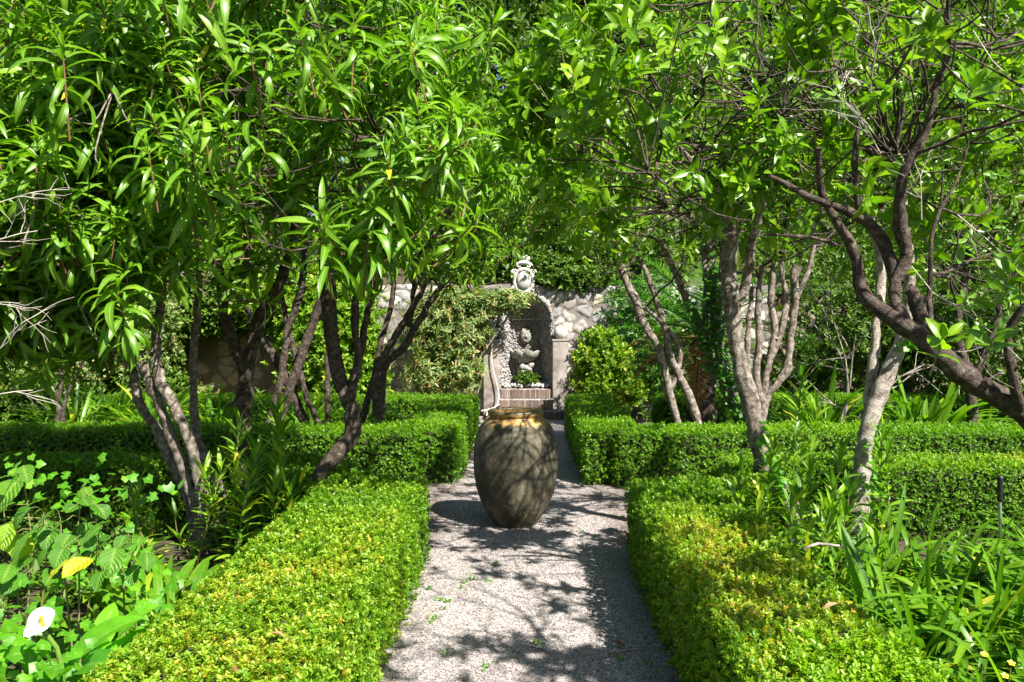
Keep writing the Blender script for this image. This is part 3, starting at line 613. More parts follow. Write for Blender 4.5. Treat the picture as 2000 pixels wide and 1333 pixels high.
# ------------------------------------------------------------------ box hedges
M['hedge_core']=flat_mat('hedge_twigs',(.035,.038,.016),.95)
PL4=[leaf4(.019,.011,.5,r_) for r_ in (.2,.4,.6,.8)]
def rosette(L,W,k,rs,six=True,rise=.5):
    ps=[]
    for i in range(k):
        az=i*2.4+rs.uniform(-.3,.3); el=rs.uniform(.15,.75)+i/k*rise; s_=rs.uniform(.7,1.15)
        lf=leaf6(L*s_,W*s_,.5,.35,rs.rand()) if six else leaf4(L*s_,W*s_,.5,rs.rand())
        Rm=rotm('Z',az)@rotm('Y',-el); ps.append(xf(lf,Rm,(0,0,i/k*L*1.1)))
    return merge(ps)
rs=np.random.RandomState(31)
ROS_NEAR=[rosette(.0158,.0098,8,rs) for _ in range(5)]
ROS_FAR=[rosette(.021,.0135,6,rs,False) for _ in range(5)]
def hedge(name,label,segs,h,near=True,mat='box',dens=2600,brown=None,seed=1,hfun=None,shoots=None,group='clipped box hedges round the beds'):
    """segs: (x0,y0,x1,y1,width)"""
    rs=np.random.RandomState(seed); root=empty(name,(segs[0][0],segs[0][1],0),label,'hedge',group)
    core=MB(); lv=MB(); S_=[]
    for q,(x0,y0,x1,y1,w) in enumerate(segs):
        d=np.array([x1-x0,y1-y0]); L=np.linalg.norm(d); d=d/L; nn=np.array([-d[1],d[0]]); S_.append((np.array([x0,y0]),d,nn,L,w))
    def inside(xy,skip,inset=.05):
        m_=np.zeros(len(xy),bool)
        for q,(o,d,nn,L,w) in enumerate(S_):
            if q==skip: continue
            r_=xy-o; a=r_@d; b_=r_@nn; m_|=(a>inset)&(a<L-inset)&(np.abs(b_)<w/2-inset)
        return m_
    for q,(o,d,nn,L,w) in enumerate(S_):
        c=.045; hh=h-.05-.004*q
        pts=[o+d*c-nn*(w/2-c),o+d*(L-c)-nn*(w/2-c),o+d*(L-c)+nn*(w/2-c),o+d*c+nn*(w/2-c)]
        V=[(p[0],p[1],.0+.001*q) for p in pts]+[(p[0],p[1],hh) for p in pts]
        core.add(V,[(0,3,2,1),(4,5,6,7),(0,1,5,4),(1,2,6,5),(2,3,7,6),(3,0,4,7)],0,smooth=False)
        # surface samples: top, two long sides, two ends
        for kind,area in (('top',L*w),('s-',L*h),('s+',L*h),('e-',w*h),('e+',w*h)):
            n_=int(area*dens); 
            if n_<1: continue
            u=rs.rand(n_); v=rs.rand(n_); dep=rs.uniform(-.05,.02,n_)+(rs.rand(n_)<.06)*rs.uniform(0,.035,n_)
            if kind=='top': xy=o+np.outer(u*L,d)+np.outer((v-.5)*w,nn); z=h+dep; nrm=np.tile([0,0,1.],(n_,1))
            elif kind[0]=='s':
                sg=1 if kind[1]=='+' else -1; xy=o+np.outer(u*L,d)+np.outer(sg*(w/2+dep),nn); z=v*h; nrm=np.tile([nn[0]*sg,nn[1]*sg,.35],(n_,1))
            else:
                sg=1 if kind[1]=='+' else -1; e=o+(d*L if sg>0 else 0); xy=e+np.outer((u-.5)*w,nn)+np.outer(sg*dep,d); z=v*h; nrm=np.tile([d[0]*sg,d[1]*sg,.35],(n_,1))
            bul=.015*vnoise(xy[:,0]*1+z*.7,xy[:,1]+z,3.2,seed)+.012*vnoise(xy[:,0]+z,xy[:,1]-z,11,seed+1)
            if kind=='top': z=z+bul
            else: xy=xy+nrm[:,:2]*bul[:,None]
            keep=~inside(xy,q)
            if kind!='top':   # thin and gappy near the foot
                keep&=(rs.rand(n_)<np.clip(.25+z/h*2.2,0,1))
            pos=np.stack([xy[:,0],xy[:,1],z],1)[keep]; nrm=nrm[keep]; nrm=norm(nrm)+rs.normal(0,.38,nrm.shape)
            # leaf colour: own patches of yellowed and browned growth
            pn=vnoise(pos[:,0],pos[:,1]+pos[:,2],2.3,seed+4)*.5+.5*vnoise(pos[:,0],pos[:,1]+pos[:,2],7,seed+5)
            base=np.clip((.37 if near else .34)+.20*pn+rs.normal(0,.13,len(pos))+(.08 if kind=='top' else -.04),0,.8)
            if brown is not None:
                for (bx,by,br,amt) in brown:
                    dd=np.hypot(pos[:,0]-bx,pos[:,1]-by); base+=amt*np.exp(-(dd/br)**2)*np.clip(.7+.6*vnoise(pos[:,0],pos[:,1],9,seed+8),0,1.4)
            base=np.clip(base,0,1)
            pick=rs.randint(0,5,len(pos)); PR=ROS_NEAR if near else ROS_FAR
            for k in range(5):
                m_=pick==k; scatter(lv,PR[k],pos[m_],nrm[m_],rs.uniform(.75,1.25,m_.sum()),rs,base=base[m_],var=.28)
    if shoots is not None:
        x0,x1,y0,y1,n_=shoots; ys_=MB(); p=np.stack([rs.uniform(x0,x1,n_),rs.uniform(y0,y1,n_),h+rs.uniform(-.02,.06,n_)],1)
        for k in range(5): scatter(ys_,ROS_NEAR[k],p[k::5],rs.normal(0,.25,(len(p[k::5]),3))+[0,0,1],rs.uniform(1.0,1.5,len(p[k::5])),rs,base=rs.uniform(.5,.75,len(p[k::5])),var=.15)
        ys_.build('young_shoots',M['boxgreen'],root)
    core.build('twig_core',M['hedge_core'],root); lv.build('foliage',M[mat],root); return root
HH=.53
hedge('box_hedge','near left box hedge beside the path with a patchy yellowed top',
  [(-.965,1.0,-.965,5.34,.63),(-1.05,5.05,-1.72,6.05,.52),(-1.6,6.05,-3.95,6.05,.5)],HH,True,'box',3700,brown=[(-.85,3.1,.9,.26),(-.75,3.9,.35,.22),(-1.0,2.3,.8,.2)],seed=41)
hedge('box_hedge','near right box hedge beside the path with a browned patch on its top',
  [(.955,1.0,.955,5.36,.54),(1.32,5.25,1.72,6.05,.42),(1.5,6.08,7.2,6.08,.5)],HH,True,'box',3500,brown=[(1.0,3.9,.55,.42),(1.1,3.1,.6,.3),(1.0,2.5,.7,.2),(3.9,6.0,.4,.5)],seed=42,shoots=(.80,1.20,2.15,2.62,330))
hedge('box_hedge','far left green box hedge from the jar towards the hose-hung fountain pillar',
  [(-.93,7.75,-.93,11.05,.56),(-1.0,7.85,-8.2,7.85,.5),(-.95,10.85,-5.6,10.85,.5)],HH,False,'boxgreen',2700,seed=43)
hedge('box_hedge','far right green box hedge from the jar towards the bare fountain pillar',
  [(.83,7.7,.83,11.05,.52),(.85,7.85,8.6,7.85,.5),(1.75,10.95,8.6,10.95,.5)],HH,False,'boxgreen',2700,seed=44)

# ------------------------------------------------------------------ sprig prototypes
def leafrnd(rs,m=.45,s_=.30,py=.012): return 2.0 if rs.rand()<py else float(np.clip(rs.normal(m,s_),0,1))
def oleander_sprig(rs,ns=6,nw=6,L=.17,stem=.16,droop=1.0):
    ps=[tube_part([(0,0,-.12),(.003,0,stem*.5),(0,0,stem)],[.0042,.0038,.002],4,1)]
    for w in range(nw):
        t=w/(nw-1); h=stem*t**.8
        for k in range(3 if w<nw-1 else 4):
            az=k*2.094+w*1.05+rs.uniform(-.4,.4)
            el=math.radians(70-(1-t)**.7*105*rs.uniform(.7,1.25))
            cu=rs.uniform(.6,1.6)*droop*(1.6-t*.8); s_=L*rs.uniform(.65,1.15)*(1-.45*t**4)
            lf=leaf(s_,s_*rs.uniform(.13,.17),ns,'lance',.30,cu,el,leafrnd(rs),rs=rs)
            ps.append(xf(lf,rotm('Z',az)@rotm('X',rs.uniform(-.5,.5)),(0,0,h)))
    return merge(ps)
def citrus_sprig(rs,ns=4,n=9,L=.10,stem=.11,buds=True):
    ps=[tube_part([(0,0,-.08),(.006,.003,stem*.5),(0,0,stem)],[.003,.0026,.0016],4,1)]
    for k in range(n):
        t=k/(n-1); az=k*2.4+rs.uniform(-.4,.4); el=math.radians(15+50*t+rs.uniform(-18,18)); s_=L*rs.uniform(.65,1.15)*(.75+.4*math.sin(math.pi*min(1,t+.2)))
        lf=leaf(s_,s_*.40,ns,'ellip',.38,rs.uniform(.2,.9),el,leafrnd(rs,.4,.26),rs=rs)
        ps.append(xf(lf,rotm('Z',az)@rotm('X',rs.uniform(-.5,.5)),(0,0,stem*t)))
    if buds:
        V0,F0=ICO1
        for k in range(4):
            p=np.array([rs.normal(0,.012),rs.normal(0,.012),stem+rs.uniform(0,.02)])
            r_=rs.uniform(.0028,.0045); F4=[]
            V=V0*[r_,r_,r_*1.4]+p; F3=np.concatenate([F0,F0[:,2:3]],1)
            ps.append((V,F3,np.tile([.9,.5,.9,.5],(len(V),1)),np.full(len(F3),2,int)))
    return merge(ps)
def bush_sprig(rs,n=9,L=.05,W=.02,stem=.07,six=True,el0=20):
    ps=[]
    for k in range(n):
        t=k/n; az=k*2.4+rs.uniform(-.5,.5); el=math.radians(el0+45*t+rs.uniform(-20,20)); s_=rs.uniform(.7,1.2)
        lf=leaf6(L*s_,W*s_,.4,.5,rs.rand()) if six else leaf4(L*s_,W*s_,.4,rs.rand())
        ps.append(xf(lf,rotm('Z',az)@rotm('Y',-el)@rotm('X',rs.uniform(-.5,.5)),(0,0,stem*t)))
    return merge(ps)
rs=np.random.RandomState(51)
OLE_N=[oleander_sprig(rs,6,6,L=.205,droop=d_,stem=.15) for d_ in (.9,1.1,1.3,1.5,.7)]
OLE_F=[oleander_sprig(rs,3,5,L=.19,droop=d_) for d_ in (.8,1.1,1.4)]
CIT_N=[citrus_sprig(rs,5,9,.115,buds=(k%2==0)) for k in range(6)]
CIT_F=[citrus_sprig(rs,3,9,.115,buds=False) for _ in range(3)]
BUSH=[bush_sprig(rs,10,.075,.026) for _ in range(4)]
BUSHF=[bush_sprig(rs,9,.12,.055,.12,False) for _ in range(4)]

def ell(rs,c,r,n,shell=.42):
    v=norm(rs.normal(0,1,(n,3))); rad=rs.rand(n)**shell
    return np.array(c)+v*rad[:,None]*np.array(r), v*np.array([1/r[0],1/r[1],1/r[2]])*max(r), rad

FOL_COUNT=[0]
def put_sprigs(mb, protos, pos, dirs, rs, sc=(.8,1.2), yellow=.01, var=.45, base=None):
    pick=rs.randint(0,len(protos),len(pos)); s_=rs.uniform(sc[0],sc[1],len(pos))
    b=rs.normal(.45,.16,len(pos)) if base is None else base
    for k in range(len(protos)):
        m_=pick==k; scatter(mb,protos[k],pos[m_],dirs[m_],s_[m_],rs,base=np.clip(b[m_],0,.93),var=var,yellow=yellow)
    FOL_COUNT[0]+=sum(len(protos[k][1])*int((pick==k).sum()) for k in range(len(protos)))

# openings in the crowns through which the sun reaches the jar, the path and the hedge tops
GAPS=[((.10,5.98,.62),.13),((.2,6.0,.40),.09),((-.05,6.0,.70),.08),((.02,6.25,.86),.10),((-.45,4.62,0),.24),((-.15,4.35,0),.22),((.25,5.1,0),.13),((-.5,5.3,0),.12),((.5,5.6,0),.13),((.75,6.6,0),.16),((-.7,6.9,0),.2),((-.55,3.3,0),.16),((-.25,3.15,0),.12),
      ((1.0,5.0,.53),.25),((1.2,2.6,.53),.4),((-.95,2.6,.53),.6),((-.95,3.6,.53),.5),((-.85,4.5,.53),.3),((.85,8.2,.53),.3),((-.85,8.6,.53),.3),((0,9.5,0),.2),((.3,8.4,0),.14),((NX,12.9,1.2),.75),((1.2,12.9,1.7),.7),((-.9,12.4,1.2),.6),((-3.,4.0,.3),.5),((2.6,3.4,.3),.55)]
_r=np.random.RandomState(58)
GAPS+=[((_r.uniform(-5,6),_r.uniform(2.5,12.5),_r.uniform(0,1.3)),_r.uniform(.05,.13)) for _ in range(300)]
GAPS+=[((_r.uniform(-.7,.8),_r.uniform(4,9),0),_r.uniform(.04,.09)) for _ in range(40)]
GAPS+=[((x,y,0),r) for x,y,r in [(-.6,6.5,.1),(-.45,6.95,.12),(-.3,7.3,.1),(.45,6.2,.1),(.7,6.1,.1),(.6,6.9,.14),(.9,7.1,.14),(.35,7.4,.1),(-.6,5.9,.1),(.5,4.6,.1),(.2,4.0,.1),(-.3,3.7,.14),(.45,3.4,.07),(-.1,5.5,.1)]]
GAPS+=[(tuple(P(a,b_,d)),r_) for a,b_,d,r_ in [(390,1000,5.45,.2),(300,800,5.4,.2),(350,900,5.4,.2),(280,720,5.4,.12),(640,900,5.3,.1),(670,860,5.3,.1),(1515,950,5.5,.17),(1445,700,5.6,.14),(1470,830,5.6,.12),(1700,830,5.7,.15),(1680,980,5.7,.17),(1750,680,5.7,.1),(1500,740,7.9,.25),(1545,560,7.9,.2),(1320,760,8.3,.2),(1260,620,8.3,.15),(500,680,5.7,.1),(475,830,5.75,.08),(1900,740,3.8,.1),(1600,1000,4.7,.25),(1180,900,7.7,.25),(830,870,7.7,.12),(1500,860,7.6,.4),(1800,860,7.6,.6),(1800,800,9,.5),(1615,800,9,.4),(300,800,9.2,.7),(620,810,9.4,.5),(100,1060,3.4,.5),(200,1150,3.2,.4),(1750,930,6,.3),(200,830,8.5,.6),(600,800,9,.5)]]
GAPS+=[(tuple(P(_r.uniform(-50,2050),_r.uniform(20,520),d)),_r.uniform(.10,.20)) for d in _r.uniform(3.7,5.4,45)]
SV=np.array(SUN)
def sunlit_gaps(Pp,rs,topthin=True):
    keep=np.ones(len(Pp),bool)
    for g,r in GAPS:
        q=Pp-np.array(g); t=q@SV; dist=np.linalg.norm(q-t[:,None]*SV,axis=1); keep&=~((t>(.25 if g[2]>1.75 else 0))&(dist<r+.06)&(rs.rand(len(Pp))<.93))
    # sprigs above the frame are thinned out to let more sun into the crowns
    v=(Pp-np.array([0,0,CAMZ]))@np.array(CR); py=666.5+FPX*v[:,1]/v[:,2]; keep&=~((py<-130)&(rs.rand(len(Pp))<(.72 if topthin else 0)))
    return keep
def tree(name,label,group,cat,stems,crowns,protos,leafmat,bark,seed,thin=1.0,wsc=1.0,topthin=True,kind='ole',whips=26,extra=None,sc=(.8,1.2),twigfrac=.35,root=None,ztip=None,yellow=.012,twig='redtwig',noise=.07,shell=.42,wr=.011,ground=True):
    """stems: lists of (px,py,depth,width px) followed from the photograph; crowns: ((x,y,z),(rx,ry,rz),n)"""
    rs=np.random.RandomState(seed)
    first=P(*stems[0][0][:3]); 
    if root is None: root=(first[0],first[1],0.)
    T=empty(name,root,label,cat,group); tr=MB(); tips=[];anch=[]
    for s_ in stems:
        pts=[P(a,b_,d) for a,b_,d,w in s_]; rad=[w*.5*wsc/S(d) for a,b_,d,w in s_]
        if pts[0][2]<.75 and ground:
            pts=[np.array([pts[0][0]+(pts[0][0]-pts[1][0])*.25,pts[0][1],-.04])]+pts if pts[0][2]>.05 else pts; rad=[rad[0]*1.25]+rad if len(rad)<len(pts) else rad
        q,r_=smooth_path(pts,rad,.05); 
        q=q+rs.normal(0,1,q.shape)*.004
        add_tube(tr,q,r_,12,noise=noise,rs=rs,raw=True)
        # knots where old limbs were cut
        for _ in range(max(1,len(q)//16)):
            k=rs.randint(3,len(q)-2); dv=norm(np.cross(q[k+1]-q[k-1],rs.normal(0,1,3))); 
            add_tube(tr,[q[k],q[k]+dv*r_[k]*1.25,q[k]+dv*r_[k]*1.5],[r_[k]*.5,r_[k]*.42,r_[k]*.3],8,raw=True)
        tips.append((q[-1],norm(q[-1]-q[-4]),r_[-1])); anch+= [(p,rr) for p,rr in zip(q[::3],r_[::3]) if p[2]>1.25]
    br=MB()
    allp=[];alld=[]
    for (c,r,n_) in crowns:
        p,v,rad=ell(rs,c,r,int(n_*thin),shell); kp=vnoise(p[:,0]*1.0+p[:,1]*.6,p[:,2]-p[:,1]*.5,3.2,seed)>-.42; p=p[kp]; v=v[kp]; d=norm(v)*(.6 if kind=='ole' else .75)+[0,0,.95 if kind=='ole' else .55]+rs.normal(0,.30,p.shape); allp.append(p); alld.append(d)
    if extra is not None:
        for (p,d) in extra: allp.append(np.array([p])); alld.append(np.array([d]))
    Pp=np.concatenate(allp) if allp else np.zeros((0,3)); Dd=np.concatenate(alld) if alld else Pp
    A=np.array([a for a,_ in anch]) if anch else np.array([t_[0] for t_ in tips]); AR=np.array([r for _,r in anch]) if anch else np.array([t_[2] for t_ in tips])
    # long whippy shoots that climb from the stem tips through the crown
    hi=Pp[rs.choice(len(Pp),min(whips,len(Pp)),replace=False)] if len(Pp) else []
    nodes=[A];nr=[AR]
    for k,p in enumerate(hi):
        if np.min(np.linalg.norm(A-p,axis=1))>2.0: continue
        tp=tips[rs.randint(len(tips))] if rs.rand()<.6 else None
        if tp is None or np.linalg.norm(tp[0]-p)>1.6 or np.dot(norm(p-tp[0]),tp[1])<.35: 
            i=np.argmin(np.linalg.norm(A-p,axis=1)+ (A[:,2]>p[2])*1.0); a=A[i]; ra=AR[i]
        else: a=tp[0]; ra=tp[2]
        L=np.linalg.norm(p-a); mid=(a+p)/2+np.array([0,0,-.05*L])+rs.normal(0,.09*L,3)
        q,r_=smooth_path([a,mid,p],[min(ra*.75,wr*1.2),wr*.8,.003],.10); q=q+rs.normal(0,.012,q.shape)*(np.arange(len(q))>0)[:,None]; add_tube(br,q,r_,6,raw=True,cap=False); nodes.append(q[1:]); nr.append(r_[1:])
    N=np.concatenate(nodes)
    tw=rs.rand(len(Pp))<twigfrac
    for p,d in zip(Pp[tw],Dd[tw]):
        i=np.argmin(np.linalg.norm(N-p,axis=1)+(N[:,2]>p[2])*.3); a=N[i]; L=np.linalg.norm(p-a)
        if L<.06 or L>1.3: continue
        dd=norm(d); mid=a*.45+p*.55-dd*L*.22
        q,r_=smooth_path([a,mid,p-dd*.05],[.0055,.0045,.003],.12); add_tube(br,q,r_,4,raw=True,cap=False)
    tr.build('trunk',bark,T)
    if br.n: br.build('branches',M['bark_dark'] if kind=='cit' else bark,T)
    cr=MB(); k_=sunlit_gaps(Pp,rs,topthin); Pp=Pp[k_]; Dd=Dd[k_]; put_sprigs(cr,protos,Pp,Dd,rs,sc,0.)
    cr.build('crown',[leafmat,M[twig or 'twig'],M['bud']],T)
    return T
def cw(px,py,d): return tuple(P(px,py,d))

rs0=np.random.RandomState(5)
# ------------------------------------------------------------------ oleanders, near left bed
tree('oleander_tree','grey oleander with several slanting pale stems rising from one foot in the near left bed','oleander trees left of the path','tree',
 [[(400,1062,5.55,52),(388,1000,5.55,40),(372,965,5.55,34),(345,880,5.5,32),(312,795,5.45,30),(285,730,5.4,30),(250,650,5.35,26),(222,560,5.3,24),(200,450,5.2,18),(190,330,5.1,14)],
  [(372,985,5.6,30),(335,905,5.6,30),(300,830,5.6,28),(268,778,5.6,30),(258,700,5.65,22),(262,600,5.7,18)],
  [(398,1040,5.5,40),(392,960,5.48,36),(372,870,5.45,32),(338,790,5.4,32),(308,730,5.4,34),(305,650,5.4,26),(320,560,5.4,24),(325,450,5.4,20),(332,330,5.4,15)],
  [(424,1045,5.7,40),(425,960,5.7,38),(400,900,5.75,32),(385,850,5.8,26),(378,780,5.85,22),(378,690,5.9,24),(385,610,5.9,24),(388,540,5.9,20),(395,400,5.9,16)]],
 [((-2.75,5.1,3.2),(1.0,1.3,1.35),330),(cw(230,330,4.6),(.75,.7,.75),150),(cw(60,480,4.5),(.55,.6,.55),80),(cw(150,600,4.9),(.55,.5,.33),95),(cw(290,480,4.8),(.5,.5,.35),60)],
 OLE_N,M['oleander'],M['bark'],61,thin=1.15,wsc=.66,sc=(.95,1.4),whips=26,
 extra=[*[(cw(a,b_,d),(rs0.normal(0,.25),-.2,1)) for a,b_,d in [(60,300,3.7),(130,380,3.8),(200,300,3.7),(300,360,3.8),(380,430,4.1),(330,520,4.4),(160,480,4.2),(90,450,4.0),(130,200,3.6),(260,180,3.6),(210,560,4.5),(400,250,3.7)]],(cw(245,668,4.0),(.05,-.2,1)),(cw(243,640,4.02),(0,-.35,1)),(cw(250,590,4.05),(.0,-.1,1)),(cw(225,430,4.3),(-.2,-.2,1))])
tree('oleander_tree','dark oleander with one upright trunk forking at hedge height in the near left bed','oleander trees left of the path','tree',
 [[(482,1020,5.75,40),(476,930,5.75,36),(472,850,5.75,36),(476,780,5.75,40),(478,730,5.75,36),(458,680,5.7,26),(442,620,5.65,26),(432,560,5.6,22),(425,460,5.55,17),(420,330,5.5,13)],
  [(476,770,5.75,30),(492,680,5.7,32),(512,615,5.7,34),(540,565,5.65,30),(560,510,5.6,22),(580,420,5.5,17),(600,300,5.4,13)]],
 [((-1.95,5.0,3.3),(.95,1.2,1.3),300),(cw(460,330,4.5),(.7,.7,.6),150),(cw(430,530,4.9),(.45,.4,.22),44)],
 OLE_N,M['oleander'],M['bark_dark'],62,thin=1.15,wsc=.82,sc=(.95,1.4),whips=26)
tree('oleander_tree','leaning oleander with a knobbed elbow trunk beside the near left hedge corner','oleander trees left of the path','tree',
 [[(575,1005,5.3,38),(600,960,5.32,33),(640,905,5.35,32),(672,868,5.38,38),(688,845,5.4,36),(684,800,5.4,33),(668,755,5.4,33),(652,690,5.4,30),(643,620,5.4,32),(640,560,5.4,36),(632,480,5.35,24),(622,380,5.3,18),(618,250,5.2,13)],
  [(680,790,5.4,24),(694,735,5.42,24),(700,690,5.45,18),(692,620,5.45,17),(702,540,5.4,16),(720,450,5.3,14),(735,300,5.2,11)],
  [(692,735,5.42,18),(705,690,5.5,15),(718,610,5.5,15),(740,540,5.5,13),(760,420,5.4,11)]],
 [((-1.15,4.9,3.35),(.95,1.2,1.2),300),(cw(740,330,4.4),(.65,.6,.6),150),(cw(680,470,4.6),(.5,.45,.25),44)],
 OLE_N,M['oleander'],M['bark_dark'],63,thin=1.15,wsc=.88,sc=(.95,1.4),whips=26,
 extra=[*[(cw(a,b_,d),(rs0.normal(0,.25),-.2,1)) for a,b_,d in [(520,300,3.7),(580,400,4.0),(540,500,4.4),(480,440,4.1),(650,260,3.7),(800,420,4.3),(880,480,4.6),(760,480,4.5),(820,150,3.8),(600,130,3.6),(700,160,3.7),(500,160,3.6),(930,400,4.6)]],(cw(640,520,3.9),(-.1,-.1,1)),(cw(715,515,4.0),(.1,-.1,1)),(cw(700,345,3.7),(.1,-.3,1)),(cw(450,320,3.7),(0,-.3,1)),(cw(850,610,4.7),(.3,-.2,.9)),(cw(770,600,4.9),(-.5,-.3,.8)),(cw(830,330,4.0),(.2,-.2,1)),(cw(770,250,3.9),(.1,-.1,1))])
# far left bed
tree('oleander_tree','crossing slanting stems of an oleander in the far left bed before the yellow-green ivy','oleander trees left of the path','tree',
 [[(512,870,8.4,16),(545,760,8.4,18),(562,650,8.4,18),(588,560,8.4,16),(600,440,8.4,12)],
  [(530,870,8.4,20),(572,745,8.4,22),(602,655,8.4,22),(630,570,8.3,18),(650,450,8.2,12)],
  [(606,855,8.6,24),(562,745,8.6,22),(528,685,8.6,20),(498,640,8.6,16),(470,560,8.6,12)],
  [(632,855,8.5,14),(595,765,8.5,13),(578,700,8.5,15),(556,610,8.5,12),(540,500,8.5,10)]],
 [((-2.5,8.2,3.3),(1.3,1.2,1.5),300),(cw(500,420,7.8),(1.2,.8,.8),120)],
 OLE_F,M['oleander'],M['bark_dark'],64,thin=.75,wsc=.85,whips=26,sc=(.9,1.25))
tree('oleander_tree','slim dark stems of the oleander nearest the left of the stone niche','oleander trees left of the path','tree',
 [[(740,855,8.3,26),(742,800,8.3,26),(752,715,8.3,19),(788,680,8.3,17),(815,632,8.3,17),(850,575,8.3,14),(900,520,8.2,10)],
  [(738,810,8.3,20),(733,760,8.3,18),(752,695,8.3,18),(800,610,8.3,15),(832,550,8.2,12),(860,440,8,10)],
  [(700,850,8.5,17),(728,745,8.5,15),(746,660,8.5,14),(765,590,8.5,12),(775,470,8.4,10)],
  [(640,860,8.7,13),(640,700,8.7,13),(645,560,8.7,12),(650,430,8.7,10)],
  [(800,640,8.3,12),(808,560,8.3,12),(810,480,8.2,10)]],
 [((-1.35,7.9,3.4),(1.25,1.1,1.5),300),(cw(880,400,7.3),(.75,.7,.75),170),(cw(900,520,7.5),(.55,.4,.22),60),(cw(1000,450,7.8),(.5,.5,.35),60),(cw(970,250,7.2),(.5,.6,.9),110)],
 OLE_F,M['oleander'],M['bark_dark'],65,thin=.85,wsc=.85,whips=30,sc=(.8,1.1))
tree('oleander_tree','thin twiggy dark bush tree at the far left edge above the low hedge','oleander trees left of the path','tree',
 [[(116,860,8.5,12),(113,800,8.5,10),(95,740,8.5,8),(60,690,8.5,6),(30,640,8.5,5)],[(122,860,8.5,10),(128,780,8.5,8),(155,720,8.5,6),(190,660,8.5,5)],[(113,800,8.5,8),(120,730,8.5,6),(100,650,8.5,5)]],
 [(cw(80,560,8.3),(1.3,.9,.6),110),(cw(60,300,8.3),(1.6,1.1,1.4),220)],OLE_F,M['oleander'],M['bark_dark'],66,thin=.7,whips=20,sc=(.8,1.1))
tree('oleander_tree','leafy oleander hanging in from the left edge of the frame','oleander trees left of the path','tree',
 [[(-260,1120,4.6,40),(-240,900,4.6,34),(-200,650,4.6,28),(-150,400,4.5,20),(-120,200,4.4,14)],[(-230,900,4.6,26),(-260,600,4.5,22),(-300,300,4.3,16)]],
 [((-3.2,4.1,2.75),(.85,.8,1.05),170),(cw(40,420,4.1),(.42,.4,.35),36),(cw(40,640,4.6),(.42,.4,.33),75)],
 OLE_N,M['oleander'],M['bark'],67,thin=1.0,sc=(.95,1.4),whips=26,extra=[(cw(50,360,3.7),(.1,-.1,1)),(cw(90,330,3.9),(.3,-.1,1)),(cw(40,560,4.3),(.1,-.1,1)),(cw(120,530,4.4),(.3,-.1,1))])

# ------------------------------------------------------------------ orange trees, right
tree('orange_tree','orange tree with a curved pale-footed trunk rising from the near right bed','orange trees right of the path','tree',
 [[(1545,1010,5.6,50),(1525,965,5.6,46),(1496,925,5.6,40),(1480,860,5.6,36),(1465,790,5.6,36),(1444,710,5.6,33),(1434,650,5.6,33),(1428,590,5.6,34),(1424,530,5.6,34),(1428,470,5.55,32),(1425,400,5.4,24),(1410,300,5.2,16)],
  [(1436,600,5.6,22),(1452,575,5.6,22),(1464,520,5.55,21),(1476,450,5.5,18),(1500,350,5.3,13)],
  [(1426,420,5.4,20),(1380,350,5.2,14),(1300,260,5,9)]],
 [((1.15,4.9,3.15),(1.0,1.1,.95),270),(cw(1250,250,4.6),(.75,.7,.65),170),(cw(1330,120,4.4),(1.0,.8,.5),140),(cw(1200,400,4.9),(.42,.4,.28),48),(cw(1430,330,4.4),(.6,.5,.35),90),(cw(1550,180,4.3),(.6,.5,.5),110),(cw(1110,230,4.9),(.35,.5,.5),60)],
 CIT_N,M['citrus'],M['bark'],71,thin=1.75,wsc=.92,kind='cit',whips=18,twigfrac=.15,twig='twig',wr=.009,
 extra=[(cw(1150,285,4.0),(-.3,-.3,1)),(cw(1230,170,3.9),(.1,-.4,.9)),(cw(1150,500,4.5),(-.6,-.3,.5)),(cw(1195,525,4.5),(-.2,-.3,-.2)),(cw(1225,550,4.5),(.1,-.2,-.8)),(cw(1350,360,3.9),(.1,-.4,.9)),(cw(1480,420,3.9),(-.2,-.4,.3)),(cw(1270,330,3.9),(.1,-.4,.9))])
tree('orange_tree','orange tree with a straight pale sunlit trunk leaning right in the near right bed','orange trees right of the path','tree',
 [[(1668,1060,5.7,38),(1672,1000,5.7,36),(1682,930,5.7,34),(1692,850,5.7,33),(1716,775,5.7,33),(1744,705,5.7,31),(1766,650,5.7,28),(1776,560,5.7,24),(1768,440,5.6,20),(1750,300,5.4,15)],
  [(1690,860,5.72,24),(1700,760,5.8,20),(1712,640,5.85,20),(1720,540,5.9,18),(1700,420,5.9,13)]],
 [((2.2,5.3,3.35),(1.0,1.1,1.0),230),(cw(1600,140,4.9),(.9,.8,.6),170)],
 CIT_N,M['citrus'],M['bark_pale'],72,thin=1.6,wsc=.95,kind='cit',whips=34,twig='twig',wr=.009)
